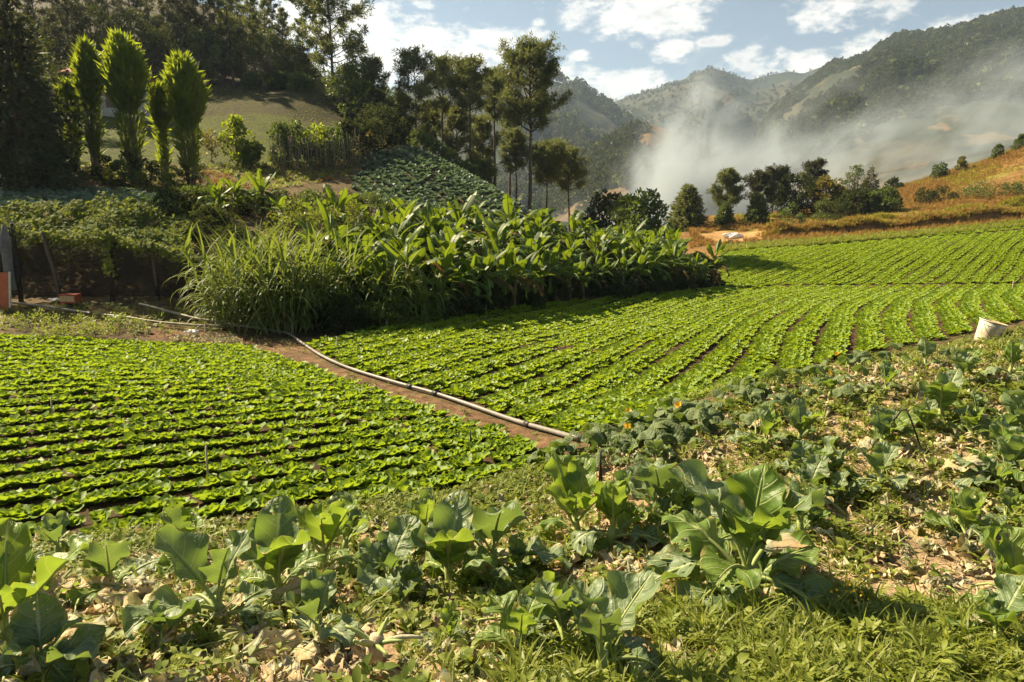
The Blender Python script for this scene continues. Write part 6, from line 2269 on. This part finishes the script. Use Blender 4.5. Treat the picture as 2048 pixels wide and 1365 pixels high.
# ------------------------------------------------------------------ right slope: dry grass, verge, bank, wires
def dry_tuft(seed, mat, n=14, L=0.42, W=0.018):
    return grass_tuft(seed, n, L, W, mat, (0.8, 1.45))


DT = [dry_tuft(k, 'drygrass') for k in range(3)] + [dry_tuft(k + 5, 'yelgrass', 16) for k in range(3)] + [dry_tuft(k + 9, 'grass', 16) for k in range(2)]


def right_slope():
    r = np.random.RandomState(55)
    A = np.array([at(*p)[:2] for p in [(1380, 470, 56), (1600, 489, 52), (1900, 462, 55), (2120, 444, 57), (2120, 270, 100), (1700, 370, 98), (1380, 440, 85)]])
    q = rand_in(A, 15000, 6)
    q = q[~inside(P_ROAD, q[:, 0], q[:, 1]) & ~inside(P_RIGHT, q[:, 0], q[:, 1])]
    f = fbm(q[:, 0], q[:, 1], 0.10, 4, 11)
    idx = np.where(f + r.normal(0, .12, len(q)) > 0.28, r.randint(3, 6, len(q)), r.randint(0, 3, len(q)))
    scat('dry_grass', DT, q, 0.0, 0.6, 1.5, 'dry orange and yellow grass covering the slope beyond the salad field', 'dry grass', 0.15, idx, 7)
    V = np.concatenate([poly([(1440, 508), (1600, 494), (1750, 482), (1900, 469), (2100, 452)], 40), poly([(2100, 440), (1900, 458), (1750, 471), (1600, 484), (1440, 498)], 44)])
    q = rand_in(V, 2600, 8)
    scat('grass_verge', DT, q, 0.0, 0.6, 1.3, 'green grass verge along the top edge of the salad field', 'grass', 0.15, r.choice([6, 7, 6, 7, 3], len(q)), 9)
    # yellow-green mounds
    for k, (px, py, d, rx, ry) in enumerate([(1925, 425, 62, 3.0, 1.4), (1760, 436, 62, 2.2, 1.0), (2040, 420, 63, 2.5, 1.2)]):
        c = at(px, py, d)
        n = 900
        a, s = r.uniform(0, 6.28, n), np.sqrt(r.uniform(0, 1, n))
        q = np.stack([c[0] + rx * s * np.cos(a), c[1] + ry * s * np.sin(a)], 1)
        P = np.concatenate([q, (H(q[:, 0], q[:, 1]) + 0.75 * (1 - s * s))[:, None]], 1)
        base = np.array([c[0], c[1], float(H(c[0], c[1]))])
        t = thing('grass_mound', base, ['big yellow-green grassy mound on the bank near the right edge', 'low yellow-green grassy mound in the middle of the bank', 'yellow-green mound cut by the right edge'][k], 'mound')
        g = np.linspace(0, 1, 8)
        ang = np.linspace(0, 2 * math.pi, 20, endpoint=False)
        Vm = np.array([(rx * 1.02 * a_ * math.cos(b_), ry * 1.02 * a_ * math.sin(b_), float(H(c[0] + rx * a_ * math.cos(b_), c[1] + ry * a_ * math.sin(b_))) - base[2] + 0.7 * (1 - a_ * a_)) for a_ in g for b_ in ang])
        Fm = [[i * 20 + j, (i + 1) * 20 + j, (i + 1) * 20 + (j + 1) % 20, i * 20 + (j + 1) % 20] for i in range(7) for j in range(20)]
        put('soil', mesh_of('soil', Vm, Fm, plain_mat('mound_soil_%d' % k, (0.10, 0.08, 0.03), (0.16, 0.14, 0.04), 2, 0.95, 0.3)), t)
        acc = Acc()
        for p in (P - base)[:420]:
            for _ in range(7):
                v, f_, uv, cc = leaf(r.uniform(0.3, 0.6), 0.02, r.uniform(0.7, 1.4), r.uniform(0.4, 1.3), 2, 1, pf_grass, 0, 0, 1, r)
                acc.add(rotz(v, r.uniform(0, 6.28)) + p, f_, uv)
        tag(put('grass', acc.mesh('grass', M['yelgrass']), t), kind='stuff')
    # earth bank: the cut edge below the slope
    W = [at(px, py, d) for px, py, d in [(1540, 490, 56.5), (1580, 487, 56.5), (1650, 482, 56.5), (1720, 476, 57), (1800, 470, 57.5), (1900, 460, 58), (2000, 450, 58.5), (2100, 440, 59)]]
    W = np.array([(w[0], w[1]) for w in W])
    s = np.linspace(0, len(W) - 1, 70)
    Q = np.stack([np.interp(s, np.arange(len(W)), W[:, k]) for k in range(2)], 1)
    prof = [(-0.35, -0.1), (-0.12, 0.25), (0.0, 0.6), (0.15, 0.82), (0.6, 0.9), (1.6, 0.72), (3.0, -0.1)]
    V = []
    for i, (x, y) in enumerate(Q):
        k = min(1, (i + 0.2) / 6) * (0.8 + 0.35 * math.sin(i * 0.37) * math.sin(i * 0.11 + 1))
        for dy, dz in prof:
            yy = y + dy + 0.08 * math.sin(i * 1.3 + dz * 4)
            V.append((x, yy, float(H(x, yy)) + dz * k + 0.05 * math.sin(i * 2.1 + dy * 5)))
    m_ = len(prof)
    Fc = [[i * m_ + j, (i + 1) * m_ + j, (i + 1) * m_ + j + 1, i * m_ + j + 1] for i in range(69) for j in range(m_ - 1)]
    tag(put('earth_bank', mesh_of('earth_bank', np.array(V), Fc, plain_mat('bank_soil', (0.16, 0.085, 0.035), (0.28, 0.17, 0.06), 1.2, 0.95, 0.6)), None), kind='structure')
    q = np.array(V).reshape(-1, m_, 3)[:, 2:6].reshape(-1, 3)
    q = np.repeat(q, 9, 0) + r.normal(0, 0.25, (len(q) * 9, 3)) * (1, 1, 0)
    n = len(q)
    scatter('bank_grass', DT, q, np.stack([r.normal(0, .2, n), r.normal(0, .2, n), r.uniform(0, 6.28, n)], 1), np.stack([r.uniform(0.6, 1.3, n)] * 3, 1), r.choice([0, 1, 2, 3, 4], n), 'brown and yellow grass hanging over the earth bank', 'dry grass')
    # small posts by the bare ground
    for i, (px, py0, py1, lab) in enumerate([(1457, 480, 500, 'leftmost small fence post by the bare ground behind the bananas'), (1490, 486, 499, 'second small fence post by the bare ground'), (1508, 484, 498, 'third small fence post by the bare ground'), (1541, 484, 496, 'fourth small fence post, below the earth bank')]):
        b, h = foot(px, py0, 51.5)
        tag(put('fence_post', mesh_of('fence_post', *tube([(0, 0, -.2), (0.01, 0, max(0.5, h))], [0.045, 0.04], 6), M['bark']), None, b), lab, 'fence post')
    # power line
    ends = []
    for px, py, d, lab in [(2180, 250, 76, 'wooden utility pole on the orange hill just outside the right edge'), (1548, 372, 80, 'utility pole hidden among the dark pines of the grove')]:
        b, h = foot(px, py, d)
        t = thing('utility_pole', b, lab, 'utility pole')
        put('pole', mesh_of('pole', *tube([(0, 0, -.3), (0, 0, h)], [0.11, 0.08], 8), M['bark']), t)
        put('crossarm', mesh_of('crossarm', *tube([(-0.7, 0, h - .35), (0.7, 0, h - .35)], 0.05, 6), M['bark']), t)
        for x in (-.6, 0, .6):
            put('insulator', mesh_of('insulator', *tube([(x, 0, h - .31), (x, 0, h - .14)], [0.04, 0.03], 6), M['bag']), t)
        ends.append(b + (0, 0, h - .14))
    for i, x in enumerate((-.6, 0, .6)):
        a, b = ends[0] + (x, 0, 0), ends[1] + (x, 0, 0)
        P = [a * (1 - s) + b * s - (0, 0, 1.6 * 4 * s * (1 - s) * 0.5) for s in np.linspace(0, 1, 16)]
        tag(put('power_wire', mesh_of('power_wire', *tube(np.array(P) - a, 0.012, 4), M['pipe']), None, a), ['leftmost', 'middle', 'rightmost'][i] + ' power wire strung between the two utility poles', 'wire')


right_slope()

def slope_grass():
    r = np.random.RandomState(66)
    A = np.array([at(*p)[:2] for p in [(60, 340, 33), (380, 380, 30.5), (560, 380, 34), (720, 335, 41.5), (760, 262, 54), (640, 185, 60), (430, 165, 63), (60, 165, 58)]])
    q = rand_in(A, 9000, 5)
    lawn = inside(P_LAWN, q[:, 0], q[:, 1])
    f = fbm(q[:, 0], q[:, 1], 0.25, 3, 5)
    up = q[:, 1] > 51
    k = r.uniform(size=len(q))
    idx = np.where(lawn & ~up, np.where(k < 0.6, r.randint(6, 8, len(q)), r.randint(3, 6, len(q))), np.where((f > 0.25) & ~up, r.randint(0, 3, len(q)), r.choice([6, 7, 6, 7, 3], len(q))))
    keep = np.where(up, k > 0.6, ~lawn | (k > 0.35))
    keep = keep & ~lawn & ~up
    ql = rand_in(P_LAWN, 9000, 69)
    scat('lawn_grass', DT[6:8], ql, 0.0, 0.12, 0.26, 'short green lawn grass on the slope above the flame-shaped trees', 'grass', 0.2, None, 70)
    scat('slope_grass', DT, q[keep], 0.0, 0.3, 0.85, 'short mixed green and brown grass on the slope behind the flame-shaped trees', 'grass', 0.15, idx[keep], 67)


slope_grass()

# soil path and loose clods
def path_strip():
    P = P_PATH
    c = rand_in(P, 420, 40)
    V, Fc = crumple(3, 0.03, 0.03, 0.02, 5)
    cl = mesh_of('clod', V, Fc, M['soil'])
    scat('soil_clods', [cl], c, -0.010, 0.15, 0.6, 'loose brown clods of soil along the path', 'soil', 0.4, None, 41)
    d = rand_in(poly([(400, 668), (470, 672), (490, 690), (400, 690), (330, 680)]), 260, 42)
    scat('straw_heap', LIT, d, 0.02, 0.6, 1.2, 'small heap of dry straw and leaves at the corner of the lettuce plot', 'dry heap', 0.5, None, 43)
    w = rand_in(poly([(-40, 612), (430, 625), (470, 668), (200, 672), (-40, 668)]), 300, 44)
    scat('verge_weeds', WEED, w, 0.0, 0.7, 1.6, 'patchy weeds on the bare verge between fence and lettuce plot', 'weeds', 0.2, None, 45)


path_strip()
